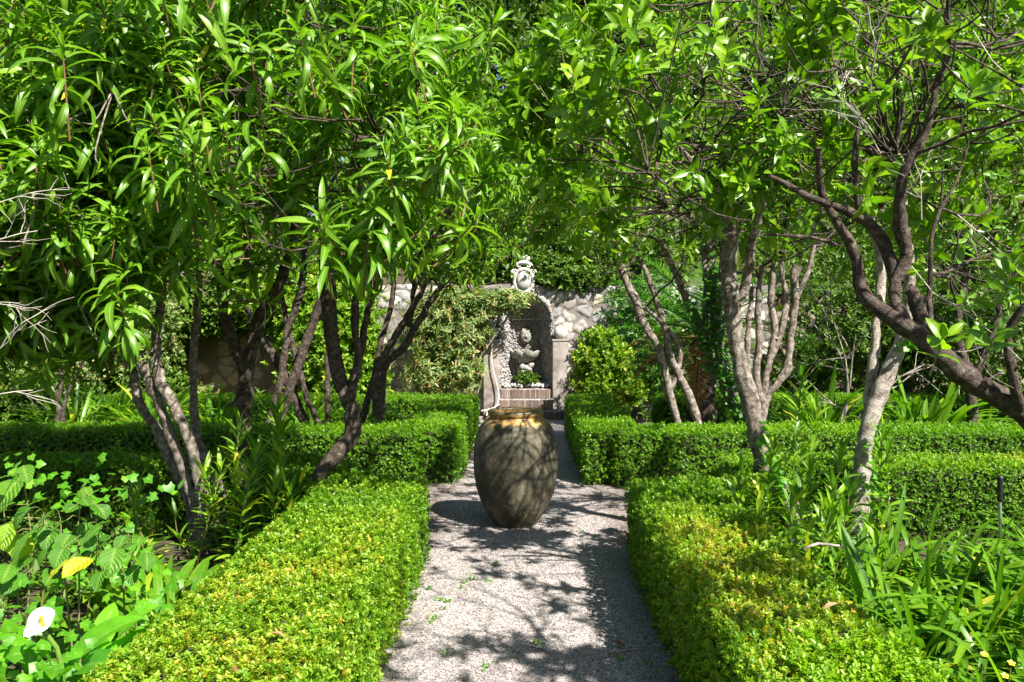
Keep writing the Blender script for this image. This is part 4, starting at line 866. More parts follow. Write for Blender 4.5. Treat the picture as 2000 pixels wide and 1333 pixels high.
tree('orange_tree','dark limbed orange tree arching in from the right edge of the frame','orange trees right of the path','tree',
 [[(2190,1180,3.9,74),(2140,960,3.9,66),(2060,850,3.9,60),(1990,800,3.9,50),(1930,765,3.9,45),(1870,722,3.9,42),(1815,668,3.9,40),(1765,635,3.9,36),(1712,600,3.95,28),(1682,560,4.0,24),(1675,510,4.0,23),(1655,465,4.0,22),(1628,425,4.0,18),(1605,375,4.0,15),(1600,290,3.9,11)],
  [(1775,645,3.9,28),(1748,590,3.92,24),(1752,550,3.95,24),(1772,500,3.95,24),(1762,460,3.95,26),(1758,400,3.9,22),(1768,330,3.85,18),(1808,260,3.8,15),(1828,170,3.75,12),(1850,110,3.7,9),(1848,0,3.6,7)],
  [(1752,555,3.95,24),(1742,515,4.0,25),(1728,475,4.0,25),(1700,440,4.0,22),(1660,418,4.0,17),(1620,400,4.0,14),(1560,375,3.95,11),(1500,345,3.9,8)],
  [(1835,690,3.9,32),(1805,640,3.92,30),(1792,590,3.95,28),(1772,560,3.95,22)],
  [(1992,800,3.85,26),(1980,750,3.8,20),(1972,690,3.8,18),(1968,650,3.8,15),(1990,610,3.75,12),(2030,570,3.7,9)],
  [(1815,660,3.95,10),(1817,560,4.0,9),(1818,470,4.0,8),(1838,410,4.0,7),(1865,360,4.0,6)],
  [(1640,480,4.0,8),(1560,462,4.0,7),(1480,460,4.0,4)],
  [(1690,430,4.0,12),(1675,380,4.0,14),(1668,320,4.0,11),(1680,220,4.0,8)]],
 [((2.3,3.7,2.85),(.95,.95,.68),210),(cw(1900,430,4.5),(.5,.5,.45),85),(cw(1850,200,4.1),(.55,.5,.45),95),(cw(1930,600,4.7),(.35,.4,.3),26),(cw(1680,330,4.2),(.5,.4,.35),60),((2.5,2.6,3.0),(1.0,1.0,.6),90)],
 CIT_N,M['citrus'],M['bark_dark'],73,thin=1.55,kind='cit',whips=12,twigfrac=.12,twig='twig',wr=.008,noise=.09,
 extra=[(cw(1885,225,2.9),(.1,-.4,1)),(cw(1880,65,2.9),(.1,-.3,1)),(cw(1830,700,3.3),(.1,-.5,.9)),(cw(1930,690,3.3),(.1,-.5,.9)),(cw(1960,560,3.2),(.2,-.3,1)),(cw(1560,310,3.5),(-.3,-.3,.7)),(cw(1700,250,3.2),(.3,-.3,.7))])
tree('orange_tree','two bent slender trunks of the orange tree behind the far right hedge','orange trees right of the path','tree',
 [[(1328,850,8.3,18),(1308,770,8.3,19),(1298,720,8.3,18),(1285,680,8.3,19),(1258,635,8.3,18),(1242,590,8.3,20),(1222,550,8.3,17),(1200,480,8.2,12),(1190,380,8.1,9)],
  [(1372,855,8.3,22),(1350,785,8.3,19),(1325,730,8.3,18),(1308,695,8.3,18),(1298,640,8.3,14),(1275,570,8.3,13),(1250,500,8.3,10)],
  [(1308,770,8.3,12),(1330,690,8.3,12),(1300,640,8.3,11),(1262,600,8.3,11)],
  [(1470,870,8.5,34),(1440,800,8.5,34),(1415,745,8.5,32),(1385,690,8.5,27),(1368,640,8.5,24),(1345,590,8.5,20),(1322,540,8.5,17),(1290,470,8.4,12)],
  [(1412,740,8.5,26),(1402,670,8.5,28),(1395,590,8.5,24),(1388,520,8.5,20),(1380,430,8.4,14)],
  [(1395,650,8.5,14),(1408,570,8.5,14),(1412,480,8.5,12)],[(1375,640,8.5,14),(1380,560,8.5,15),(1372,480,8.5,12)]],
 [((2.0,8.0,3.5),(1.5,1.2,1.25),330),(cw(1220,420,7.6),(.8,.7,.6),120),(cw(1100,300,7.8),(.6,.7,1.0),130)],
 CIT_F,M['citrus'],M['bark'],74,thin=1.0,wsc=.85,kind='cit',whips=30,twig='twig',sc=(.9,1.35))
tree('orange_tree','candelabra of many pruned knobbly upright stems behind the far right hedge','orange trees right of the path','tree',
 [[(1478,870,7.9,26),(1484,820,7.9,26),(1487,790,7.9,24),(1478,740,7.9,17),(1482,660,7.9,16),(1480,600,7.9,16),(1488,520,7.9,13)],
  [(1487,800,7.9,20),(1500,720,7.9,17),(1512,650,7.9,16),(1506,580,7.9,16),(1512,500,7.9,14)],
  [(1490,800,7.9,22),(1515,755,7.9,19),(1538,720,7.9,20),(1542,670,7.9,17),(1553,590,7.9,20),(1550,545,7.9,22),(1558,520,7.9,26)],
  [(1553,590,7.9,14),(1575,540,7.9,12),(1590,480,7.9,10)],
  [(1505,700,7.9,15),(1525,650,7.9,14),(1535,590,7.9,13),(1528,530,7.9,12),(1535,450,7.9,10)],
  [(1485,790,7.9,16),(1460,720,7.9,14),(1462,640,7.9,13),(1470,560,7.9,12)]],
 [((3.0,7.8,3.5),(1.3,1.0,1.15),260),(cw(1500,420,7.6),(.8,.6,.35),70)],
 CIT_F,M['citrus'],M['bark'],75,thin=1.0,wsc=.78,kind='cit',whips=24,twig='twig',sc=(.9,1.35),noise=.12)
tree('orange_tree','shadowy orange tree filling the right edge above the far bed','orange trees right of the path','tree',
 [[(1900,880,8.6,24),(1895,760,8.6,20),(1870,640,8.6,16),(1890,520,8.5,12)],[(1895,760,8.6,14),(1940,650,8.6,12),(1960,540,8.5,10)]],
 [((4.6,8.2,3.0),(1.5,1.2,1.4),420),(cw(1760,330,8.0),(1.2,.9,1.2),150)],CIT_F,M['citrus'],M['bark_dark'],76,thin=.95,kind='cit',whips=26,twig='twig',sc=(.9,1.35))

# a tree beside the viewer on the right, its crown above the frame
tree('orange_tree','orange tree beside the right hedge near the viewer, crown above the frame','orange trees right of the path','tree',
 [[(2600,1500,2.1,80),(2620,1000,2.1,70),(2500,300,2.1,60),(2300,-200,2.1,40)]],
 [((2.15,1.6,3.3),(1.05,.95,.5),260),((1.65,2.55,3.35),(.65,.6,.32),90)],CIT_N,M['citrus'],M['bark'],77,topthin=False,kind='cit',whips=16,twig='twig')

# dry pale twigs
def twigs(name,label,p0s,seed,mat='pale_twig',n=6,L=.3,spread=.5,r=.0028,cat='twigs',group=None):
    rs=np.random.RandomState(seed); mb=MB()
    base=np.array(p0s[0][0])
    for (p,d) in p0s:
        p=np.array(p,float); d=norm(np.array(d,float))
        def grow(p,d,L,r,dep):
            q=[p]; 
            for k in range(4): d=norm(d+rs.normal(0,.16,3)); q.append(q[-1]+d*L/4)
            add_tube(mb,q,np.linspace(r,r*.5,5),5,raw=True,cap=False)
            if dep>0:
                for k in range(n//2): grow(q[rs.randint(1,5)],norm(d+rs.normal(0,spread,3)),L*rs.uniform(.4,.65),r*.6,dep-1)
        grow(p,d,L,r,2)
    return tag(mb.build(name,M[mat],loc=base),label,cat,group)
for k,(q,dv,lb) in enumerate([((-40,720,2.9),(.6,0,.8),'pale branching twig rising at the left edge below the hanging oleander leaves'),((-50,480,2.9),(1,0,.25),'pale flat twig at the left edge below the uppermost pale twig'),((-60,420,2.9),(1,0,.5),'uppermost pale branching twig at the left edge of the oleander crown'),((-60,790,2.9),(1,0,.3),'lowest pale twig at the left edge above the broad leaves'),((-40,590,2.9),(1,0,-.3),'long pale twig pointing right at the left edge under the crown')]):
    twigs('dry_twig',lb,[(cw(*q),dv)],181+k,L=.22,cat='twig',group='pale dry twigs at the left edge')
for k,(q,dv,lb) in enumerate([((1760,330,3.9),(-.3,0,1),'bare pale twigs just left of the rising dark limb in the orange crown'),((1720,300,3.9),(-.4,0,1),'bare pale twigs in the orange crown above the forked dark limbs'),((1800,430,3.9),(-.4,0,1),'bare pale twigs springing beside the thin vertical orange stem'),((1640,250,4.1),(-.2,0,1),'bare pale twigs high in the orange crown above the left dark limb tip'),((1700,180,3.8),(-.2,0,1),'topmost bare pale twigs in the orange crown near the frame top')]):
    twigs('dry_twig',lb,[(cw(*q),dv)],191+k,L=.40,n=8,r=.0032,cat='twig',group='bare twigs inside the orange crown')
for k,(q,dv,lb) in enumerate([((1900,60,3.4),(.25,0,-1),'long thin pale twig dangling at the top right corner'),((1870,420,3.4),(.35,0,-.6),'thin pale twig slanting down across the right edge at mid height'),((1780,520,3.6),(.7,0,-.7),'thin pale twig slanting down above the dark diagonal limb')]):
    twigs('dry_twig',lb,[(cw(*q),dv)],83+10*k,L=.6,n=4,cat='twig')
twigs('dead_shrub','bare grey branching shrub behind the far right hedge',[(cw(1640,850,8.6),(.25,0,1)),(cw(1650,850,8.6),(.5,0,.9)),(cw(1635,850,8.6),(-.05,0,1))],84,mat='bark_pale',L=1.1,n=6,r=.015,cat='shrub')

# ------------------------------------------------------------------ smaller plants
def onhill(x,y): return hill(np.array(x,float),np.array(y,float))
def strap_clump(name,label,c,n,L,W,seed,group='strap leaved plants in the beds',spread=.18,mat='strap',sink=.0,cat='plant',el=(40,88),curl=(.8,2.1),tall=0):
    rs=np.random.RandomState(seed); mb=MB(); c=np.array(c,float)
    for k in range(n):
        az=rs.uniform(0,6.283); rr=spread*math.sqrt(rs.rand()); p=c+[rr*math.cos(az),rr*math.sin(az),0]
        az2=az+rs.normal(0,.5); l_=L*rs.uniform(.6,1.1); e=math.radians(rs.uniform(*el)); cu=rs.uniform(*curl)
        if rs.rand()<.05: cu=.3; e=math.radians(rs.uniform(70,88))
        v,f,t,m_=leaf(l_,W*rs.uniform(.75,1.2),8,'strap',.22,cu,e,leafrnd(rs,.45,.22,.02),rs=rs)
        v=v@(rotm('Z',az2)@rotm('X',rs.uniform(-.3,.3))).T+p; mb.add(v,f,0,t)
    T=empty(name,c,label,cat,group); mb.build('leaves',M[mat],T); return T
tf=[]
# big clumps, near right bed
for k,(x,y,n,L,lb) in enumerate([(1.80,3.65,260,.52,'wide clump of glossy strap leaves against the outer side of the near right hedge'),(2.35,3.85,300,.55,'fullest strap leaved clump in the middle of the near right bed'),
    (2.9,4.3,280,.55,'strap leaved clump beneath the black handled stake at the right edge'),(2.3,4.75,220,.5,'strap leaved clump in front of the back hedge of the near right bed'),(2.05,3.05,200,.42,'low strap leaved clump behind the yellow flowers at the lower right'),(3.5,5.0,220,.5,'strap leaved clump at the far right end of the near bed'),(1.75,4.45,90,.55,'upright strap leaved tuft at the foot of the pale leaning orange trunk'),(2.75,3.3,240,.5,'strap leaved clump cut by the lower right frame edge')]):
    strap_clump('agapanthus',lb,(x,y,0),n,L*1.12,.030,100+k,el=(20,80),curl=(1.3,2.7),spread=.38)
for k,(x,y,n,L,lb) in enumerate([(-2.35,4.55,34,.42,'dark strap leaved clump in front of the pale oleander foot'),(-1.75,3.9,36,.40,'broad strap leaved clump beside the near left hedge'),(-1.95,4.3,26,.42,'upright strap leaves beside the near left hedge in the shade'),(-2.05,3.55,26,.34,'short strap leaved clump behind the white lily')]):
    strap_clump('clivia',lb,(x,y,0),n,L,.05,120+k)
for k,(px,py,d,n,L,lb) in enumerate([(150,830,9.3,60,.75,'leafy light green strap clump nearest the left edge beyond the hedges'),(300,835,9.2,60,.75,'light green strap clump left of the slanting oleander stems beyond the hedges'),(430,830,9.4,50,.65,'light green strap clump between the oleander stems beyond the hedges'),(600,835,9.4,50,.65,'light green strap clump below the crossing stems beyond the hedges'),(715,835,9.3,34,.6,'light green strap clump behind the knobbed elbow trunk beyond the hedges'),(830,815,9.2,16,.55,'small strap clump inside the far left hedge corner'),(230,820,10.2,50,.7,'pale strap clump at the back of the far left bed')]):
    p=P(px,py,d); strap_clump('agapanthus',lb,(p[0],p[1],0.16),n*2,L*1.1,.038,130+k,el=(45,85))
for k,(px,py,d,n,L,lb) in enumerate([(1615,835,9.0,70,.85,'dark upright strap clump behind the right hedge beside the pale trunk'),(1800,835,9.0,70,.85,'bright fountain shaped strap clump behind the right hedge'),(1545,850,8.6,20,.5,'small pale strap tuft below the candelabra stems'),(1405,855,8.5,26,.5,'thin arching strap leaves between the bent slender trunks'),(1930,830,9.4,30,.6,'shaded strap clump near the right edge behind the hedges')]):
    p=P(px,py,d); strap_clump('agapanthus',lb,(p[0],p[1],0.14),int(n*1.3),L*1.12,.055 if k<2 else .03,140+k,el=(45,82),curl=(.6,1.6))

# oleander suckers
def sucker(name,label,c,stems,seed,L=.15,group='young oleander shoots'):
    rs=np.random.RandomState(seed); c=np.array(c,float); mb=MB()
    for (dx,dy,h,lx,ly) in stems:
        p0=c+[dx,dy,0]; p1=c+[dx+lx,dy+ly,h]; mid=(p0+p1)/2+rs.normal(0,.02,3); q,r_=smooth_path([p0,mid,p1],[.006,.005,.003],.05)
        V,F=tube_arrays(q,r_,5); mb.add(V,F,1)
        n_=len(q); hh=np.linspace(.12,1,max(4,int(h/.052)))
        for w,t in enumerate(hh):
            p=q[min(n_-1,int(t*(n_-1)))]
            for k in range(3):
                az=k*2.094+w*1.05+rs.uniform(-.3,.3); el=math.radians(25+50*t**3+rs.uniform(-15,15)); l_=L*rs.uniform(.7,1.15)
                v,f,tt,m_=leaf(l_,l_*.18,6,'lance',.3,rs.uniform(.2,.9),el,leafrnd(rs,.5,.25,.006),rs=rs)
                mb.add(v@(rotm('Z',az)@rotm('X',rs.uniform(-.4,.4))).T+p,f,0,tt)
    T=empty(name,c,label,'shoot',group); mb.build('leafy_shoots',[M['oleander'],M['twig']],T); return T
rs=np.random.RandomState(150)
def rst(n,sp,h): return [(rs.normal(0,sp),rs.normal(0,sp),h*rs.uniform(.5,1.1),rs.normal(0,.1),rs.normal(0,.08)) for _ in range(n)]
sucker('oleander_shoot','dark tall leafy shoots between the forked trunk and the elbow trunk',(P(520,900,5.2)[0],5.2,0),rst(7,.10,.95),151,.17)
sucker('oleander_shoot','dark leafy shoots at the right of the pale slanting stems',(P(455,980,5.2)[0],5.25,0),rst(7,.12,.55),152,.15)
sucker('oleander_shoot','low shoots left of the pale oleander foot before the dark hedge face',(P(310,1000,5.2)[0],5.2,0),rst(7,.14,.5),153,.15)
sucker('oleander_shoot','shoots beside the outer edge of the near left hedge',(P(560,980,5.0)[0],5.0,0),rst(5,.08,.6),154,.15)
sucker('oleander_shoot','light shoots at the pale foot of the curved orange trunk',(P(1530,1000,5.0)[0],5.0,0),rst(8,.13,.80),155,.16)
sucker('oleander_shoot','light shoots with long leaves between the two orange trunks',(P(1600,1000,4.7)[0],4.7,0),rst(10,.14,.56),156,.17)
sucker('oleander_shoot','shoots climbing up the pale straight orange trunk',(P(1690,1000,5.3)[0],5.3,0),[(.06,0,.85,.05,0),(.08,-.03,.7,.04,0)]+rst(4,.07,.5),157,.16)
sucker('oleander_shoot','short shoots behind the browned top of the near right hedge',(P(1570,1080,4.3)[0],4.3,0),rst(8,.14,.55),158,.16)
sucker('oleander_shoot','tall single shoot rising over the far right hedge',(P(1500,900,7.1)[0],6.35,0),[(0,0,1.15,.03,0),(.05,0,.9,.1,0)],159,.17)

# ivy leaves scattered on bark or a wall, bushes, shrub masses
IVY=[]
for _ in range(4):
    v=np.array([(0,0,0),(-.22,.42,.02),(.05,.44,.0),(.30,.58,-.03),(.52,.36,.02),(.95,0,-.08),(.52,-.36,.02),(.30,-.58,-.03),(.05,-.44,0),(-.22,-.42,.02),(.35,0,.07)])*.046
    # as a fan of quads about the centre vein
    f=np.array([(0,10,2,1),(2,10,4,3),(4,10,5,5),(10,0,9,8),(10,8,7,6),(10,6,5,5)])
    f=np.array([(10,2,1,0),(10,4,3,2),(10,0,9,8),(10,8,7,6)]); f=np.vstack([f,[(10,5,4,4)],[(10,6,5,5)]]) if False else f
    v2=np.vstack([v,(v[4]+v[5])/2,(v[6]+v[5])/2]); f=np.vstack([f,[(10,5,11,4)],[(10,6,12,5)]])
    tt=np.tile([rs.rand(),.5,.8,.5],(13,1)); tt[10]=[tt[10,0],.5,.0,.5]; tt[0,2]=0
    IVY.append((v2,f,tt,np.zeros(len(f),int)))
# the ivy leaf lies flat in xy; tip along x
def mass(name,label,cat,blobs,protos,mat,seed,n,sc=(.8,1.3),group=None,stuff=False,trunk=None,up=.5,extra_mats=None,shell=.3,yellow=0,gaps=False,pname='foliage',base=None,var=.5,trmat='bark_dark'):
    rs=np.random.RandomState(seed); mb=MB(); tot=sum(b[1][0]*b[1][2]+b[1][0]*b[1][1] for b in blobs)
    for (c,r) in blobs:
        k=int(n*(r[0]*r[2]+r[0]*r[1])/tot); p,v,rad=ell(rs,c,r,k,shell); p=np.array(c)+(p-np.array(c))*(1+.38*rs.rand(k,1)**4); d=norm(v)+[0,0,up]+rs.normal(0,.4,p.shape)
        lump=vnoise(p[:,0]*1.+p[:,1],p[:,2]+p[:,1]*.5,2.6/max(r)*1.6,seed); kp=(lump>-.55); p=p[kp];d=d[kp]
        if gaps: kp=sunlit_gaps(p,rs); p=p[kp]; d=d[kp]
        put_sprigs(mb,protos,p,d,rs,sc,yellow,var,base=None if base is None else rs.normal(base,.15,len(p)))
    mats=[M[mat]]+[M[x] for x in (extra_mats or ['twig','bud'])]
    c0=np.array(blobs[0][0]); loc=np.array([c0[0],c0[1],max(0,c0[2]-blobs[0][1][2])])
    if stuff: return tag(mb.build(name,mats,loc=loc),label,kind='stuff')
    T=empty(name,loc,label,cat,group); mb.build(pname,mats,T)
    if trunk:
        tb=MB()
        for s_ in trunk: add_tube(tb,[P(a,b_,d) for a,b_,d,w in s_],[w*.5/S(d) for a,b_,d,w in s_],8,noise=.05,rs=rs)
        tb.build('stems',M[trmat],T)
    return T
VINE=[bush_sprig(rs,10,.085,.026,.09,True,0) for _ in range(5)]
SMALL=[bush_sprig(rs,9,.034,.018,.04,True,20) for _ in range(4)]
mass('vine_shrub','tall vine shrub with greyish and reddish leaves against the wall left of the niche','shrub',
  [(cw(900,640,12.7),(.42,.3,.42)),(cw(850,730,12.7),(.45,.35,.34)),(cw(905,730,12.6),(.30,.3,.34)),(cw(930,595,12.8),(.50,.3,.20)),(cw(990,588,12.75),(.34,.26,.13)),(cw(830,640,12.8),(.36,.3,.42)),(cw(870,590,12.9),(.4,.3,.2))],VINE,'vine',161,2000,shell=.5,sc=(.6,1.25),var=.75,trunk=[[(935,800,12.7,5),(928,750,12.65,5),(938,700,12.7,4),(960,665,12.75,4),(985,630,12.85,4),(1000,600,12.9,3)],[(920,800,12.65,4),(940,740,12.6,4),(925,700,12.65,3)]],trmat='bark')
mass('rounded_shrub','rounded shrub with yellow-green tips beside the right fountain pillar','shrub',[(cw(1172,668,12.0),(.24,.26,.18)),(cw(1150,705,11.9),(.22,.25,.18)),(cw(1200,705,12.0),(.28,.3,.22)),(cw(1165,750,12.0),(.34,.35,.22)),(cw(1215,765,12.2),(.34,.3,.2))],SMALL,'box',162,2300,sc=(.9,1.9),base=.40,shell=.6,var=.7,trunk=[[(1150,830,12.0,8),(1160,700,12.0,6)]])
mass('leafy_shrub','dark ivy clad shrub at the right of the wall behind the bent trunks','shrub',[(cw(1260,640,12.6),(.6,.5,.8)),(cw(1350,720,12.4),(.8,.5,.6))],BUSH,'ivy',163,1600)
mass('leafy_shrub','sunlit yellow-green ivy bush climbing the wall behind the crossing oleander stems','shrub',[(cw(640,650,12.6),(.75,.4,1.0)),(cw(700,720,12.7),(.4,.3,.5)),(cw(560,590,12.8),(.7,.4,.45))],SMALL,'box',164,6500,sc=(1.5,2.3),base=.46)
mass('hanging_ivy','dark ivy hanging over the top of the ochre stone wall','ivy',[(cw(400,600,13.0),(1.5,.35,.42)),(cw(480,560,13.2),(1.4,.5,.5)),(cw(345,660,13.1),(.22,.25,.5))],SMALL,'shrub',165,5200,sc=(1.5,2.4))
mass('trailing_plant','ivy trailing over the wall top right of the stone crest','ivy',[(cw(1120,545,13.4),(.75,.3,.16)),(cw(1085,535,13.4),(.3,.25,.25))],SMALL,'shrub',166,1300,sc=(1.3,2.0))
mass('leafy_shrub','dark mixed shrub behind the right trunks at the far wall','shrub',[(cw(1680,640,11.9),(1.0,.6,1.0)),(cw(1850,680,11.6),(1.1,.6,.9)),(cw(1550,720,12.2),(.5,.4,.4))],BUSH,'shrub',167,2600)
mass('leafy_shrub','dark shrub closing the view at the right edge above the hedges','shrub',[(cw(1980,640,10.6),(.9,.7,1.1)),(cw(1800,600,12.6),(1.0,.6,.9))],BUSH,'shrub',168,2000)
mass('flowering_shrub','grey-green shrub with small pale and lilac flowers at the far left','shrub',[(cw(230,640,12.0),(.85,.6,.75)),(cw(190,720,11.8),(.9,.6,.45))],SMALL,'vine',169,4200,sc=(1.4,2.2),base=.35)
mass('leafy_shrub','light green low shrub beside the pink path at the far left','shrub',[(cw(60,690,14.0),(.9,.6,.45)),(cw(30,800,10.5),(.9,.6,.35))],SMALL,'shrub',170,3000,sc=(1.6,2.6))
mass('leafy_shrub','low sunlit shrub at the foot of the ochre wall','shrub',[(cw(260,770,11.8),(.9,.4,.3))],SMALL,'shrub',171,1600,sc=(1.4,2.2))
# flowers in the fern bed at the foot of the niche
mass('niche_fern','small blue-green fern growing under the shell basin','fern',[((NX+.02,WY-.02,.60),(.17,.10,.08))],SMALL,'shrub',172,130,sc=(.9,1.4))
# background garden on the slope
bl=[]; rs=np.random.RandomState(180)
for (px,py,d,rx,rz) in [(1020,470,15.5,1.4,1.0),(1090,500,15,.9,.7),(940,490,15.2,1.2,.8),(850,470,16,1.4,1.1),(1180,470,15.5,1.3,.9),(1300,480,16,1.5,1.1),(1010,380,17.5,1.8,1.2),(1120,400,17.5,1.6,1.1),(880,370,18,1.9,1.3),(700,450,17,2,1.3),(560,470,17,2,1.3),(420,470,17,2,1.3),(250,480,19,2.4,1.7),(80,500,19,2.4,1.8),(-80,480,19,2.4,2),
   (1450,480,16.5,1.8,1.3),(1600,500,16.5,1.8,1.3),(1760,500,16.5,1.9,1.3),(1920,500,16,1.9,1.5),(2060,480,16,1.9,1.5),(1520,540,14.6,1.3,.6),(1680,545,14.6,1.3,.7),(1820,540,14.5,1.3,.7),(1250,520,14.5,1.0,.5),(960,520,14.4,.8,.45)]:
    bl.append((cw(px,py,d),(rx*.9,.9,rz)))
mass('garden_shrubbery','dense sunlit shrubbery covering the slope above the retaining wall','',bl,BUSHF,'shrub',181,12500,sc=(.8,1.4),stuff=True,up=.7)
bl=[]
for px in range(-120,2200,150):
    for py,d in ((300,22),(150,24),(0,26),(-60,27),(-140,28),(-260,29)): bl.append((cw(px+rs.uniform(-40,40),py+rs.uniform(-30,30),d+rs.uniform(-1.5,1.5)),(1.9*rs.uniform(.9,1.2),1.5,1.7*rs.uniform(.8,1.15))))
mass('wooded_slope','far dense trees of the hillside closing the view above the garden','',bl,BUSHF,'shrub',182,38000,sc=(1.6,2.6),stuff=True,up=.6)

# palm behind the right trunks
def frond(mb,c,az,el,L,curl,seed,mat=0,nl=44,W=.17):
    rs=np.random.RandomState(seed); n=nl; t=np.linspace(0,1,n); ang=el-curl*t; dx=np.cos(ang)*L/n; dz=np.sin(ang)*L/n
    x=np.cumsum(dx); z=np.cumsum(dz); R=rotm('Z',az)
    q=np.stack([x,0*x,z],1)@R.T+c; V,F=tube_arrays(q[::3],np.linspace(.012,.004,len(q[::3])),4); mb.add(V,F,mat,[.6,.5,.5,.5])
    for i in range(3,n):
        l_=W*1.6*math.sin(math.pi*min(1,(i/n)**.7*.96+.04))+.03
        for sg in (-1,1):
            v,f,tt,m_=leaf(l_,.016,2,'lance',.2,.35,.25,np.clip(rs.normal(.5,.2),0,1),cross=2,rs=rs)
            a=sg*math.radians(60+rs.uniform(-6,6)); Rl=R@rotm('Y',-ang[i])@rotm('Z',a)
            mb.add(v@Rl.T+q[i],f,mat,tt)
pc=P(1372,650,10.0); rs=np.random.RandomState(190)
T=empty('palm',(pc[0],pc[1],0),'short palm with arching green fronds and brown dead ones behind the bent trunks','palm')
mb=MB(); add_tube(mb,[(pc[0],pc[1],-.05),(pc[0],pc[1],.5),(pc[0],pc[1],pc[2]-.05)],[.15,.16,.13],14,noise=.12,rs=rs); mb.build('trunk',M['bark_dark'],T)
for k in range(26):
    mb=MB(); frond(mb,pc,k*2.4,math.radians(rs.uniform(5,70)),rs.uniform(1.4,1.9),rs.uniform(.6,1.3),191+k); mb.build('frond',M['palm'],T)
for k,(az,el) in enumerate([(3.1,.15),(3.35,-.05),(3.6,.1),(3.9,-.3),(4.4,-.6),(5.9,0.),(.1,.2),(.3,.5),(2.9,-.2),(4.1,-.9),(3.25,.3)]):
    mb=MB(); frond(mb,pc+[0,0,-.08],az,el,rs.uniform(.9,1.15),.9,230+k,nl=34,W=.12); tag(mb.build('dead_frond',M['deadpalm'],T),'brown dead frond')
mb=MB(); lathe(mb,[(.0,.0),(.10,.0),(.13,.16),(.145,.17),(.145,.20),(.12,.20),(.11,.16),(0,.15)],(P(1140,775,12.3)[0],11.6,0),28); tag(mb.build('plant_pot',flat_mat('terracotta',(.50,.17,.06),.8),loc=(P(1140,775,12.3)[0],11.6,0)),'small orange terracotta pot at the foot of the rounded shrub','pot')

# ivy on the rear far trunk
rs=np.random.RandomState(240); mb=MB()
for seg in ([(1440,800,8.38),(1415,745,8.38),(1385,690,8.38),(1368,640,8.38),(1345,590,8.4)],[(1412,740,8.38),(1402,670,8.36),(1395,590,8.38),(1388,520,8.4)]):
    q,_=smooth_path([P(*a) for a in seg],[1]*len(seg),.03)
    k=rs.randint(0,len(q),260); p=q[k]+rs.normal(0,.055,(260,3))+[0,-.05,0]; put_sprigs(mb,IVY,p,rs.normal(0,.5,(260,3))+[0,-.5,.9],rs,(.8,1.4),0,.4)
q,_=smooth_path([P(*a) for a in [(1440,850,8.3),(1470,800,8.3)]],[1,1],.03); p=q[rs.randint(0,len(q),120)]+rs.normal(0,.09,(120,3)); put_sprigs(mb,IVY,p,rs.normal(0,.5,(120,3))+[0,-.5,.9],rs,(.9,1.5),0,.4)
tag(mb.build('climbing_ivy',M['ivy'],loc=P(1440,800,8.38)),'dark ivy climbing the rear slanting trunks behind the far right hedge','ivy')
mb=MB()
for seg in ([(1500,935,5.42),(1485,880,5.45),(1475,830,5.45)],[(1525,975,5.4),(1505,940,5.42)],[(1700,1000,5.55),(1700,900,5.55),(1705,830,5.55)],[(1765,680,5.6),(1775,640,5.6)]):
    q,_=smooth_path([P(*a) for a in seg],[1]*len(seg),.03); k=rs.randint(0,len(q),34); p=q[k]+rs.normal(0,.03,(34,3))+[.05,0,0]; put_sprigs(mb,IVY,p,rs.normal(0,.5,(34,3))+[0,-.5,.9],rs,(.7,1.1),0,.4)
tag(mb.build('climbing_ivy',M['ivylight'],loc=P(1500,935,5.42)),'small light ivy leaves on the near orange trunks','ivy')

# ------------------------------------------------------------------ lower left corner
def broad(mb,p,az,el,L,W,rnd,rs,curl=.9,roll=0,fold=.12,ns=9,prof='ovate',cross=7):
    v,f,t,m_=leaf(L,W,ns,prof,fold,curl,el,rnd,wav=.05,cross=cross,rs=rs); mb.add(v@(rotm('Z',az)@rotm('X',roll)).T+p,f,0,t)
rs=np.random.RandomState(250)
def broad_plant(name,label,stems,seed,group=None):
    rs=np.random.RandomState(seed); c=np.array([stems[0][0][0],stems[0][0][1],0.]); T=empty(name,c,label,'plant',group); st=MB(); lv=MB()
    for (p0,p1,n,L,yl) in stems:
        p0=np.array(p0);p1=np.array(p1); q,_=smooth_path([p0,(p0+p1)/2+rs.normal(0,.03,3),p1],[1,1,1],.03); add_tube(st,q,np.linspace(.006,.003,len(q)),6,raw=True)
        for k in range(n):
            t=.25+.75*k/max(1,n-1); p=q[int(t*(len(q)-1))]
            for s_ in (0,1):
                az=k*1.57+s_*math.pi+rs.uniform(-.4,.4); l_=L*rs.uniform(.75,1.1)*(1-.45*max(0,t-.6)/.4); rnd=leafrnd(rs,.4,.2,0)
                if rs.rand()<yl*(1.3-t): rnd=rs.uniform(.85,1.)
                e=math.radians(8+22*t+rs.uniform(-22,22)); pt=p+np.array([math.cos(az),math.sin(az),.35])*.02
                broad(lv,pt,az,e,l_,l_*.78,rnd,rs,curl=rs.uniform(1.4,2.3),roll=rs.uniform(-.35,.35))
    lv.build('leaves',M['broad'],T); st.build('stems',M['twig'],T); return T
b0=P(100,1250,3.3)
def q_(px,py,d): return tuple(P(px,py,d))
def g_(px,py,d): p=P(px,py,d); return (p[0],p[1],0.0)
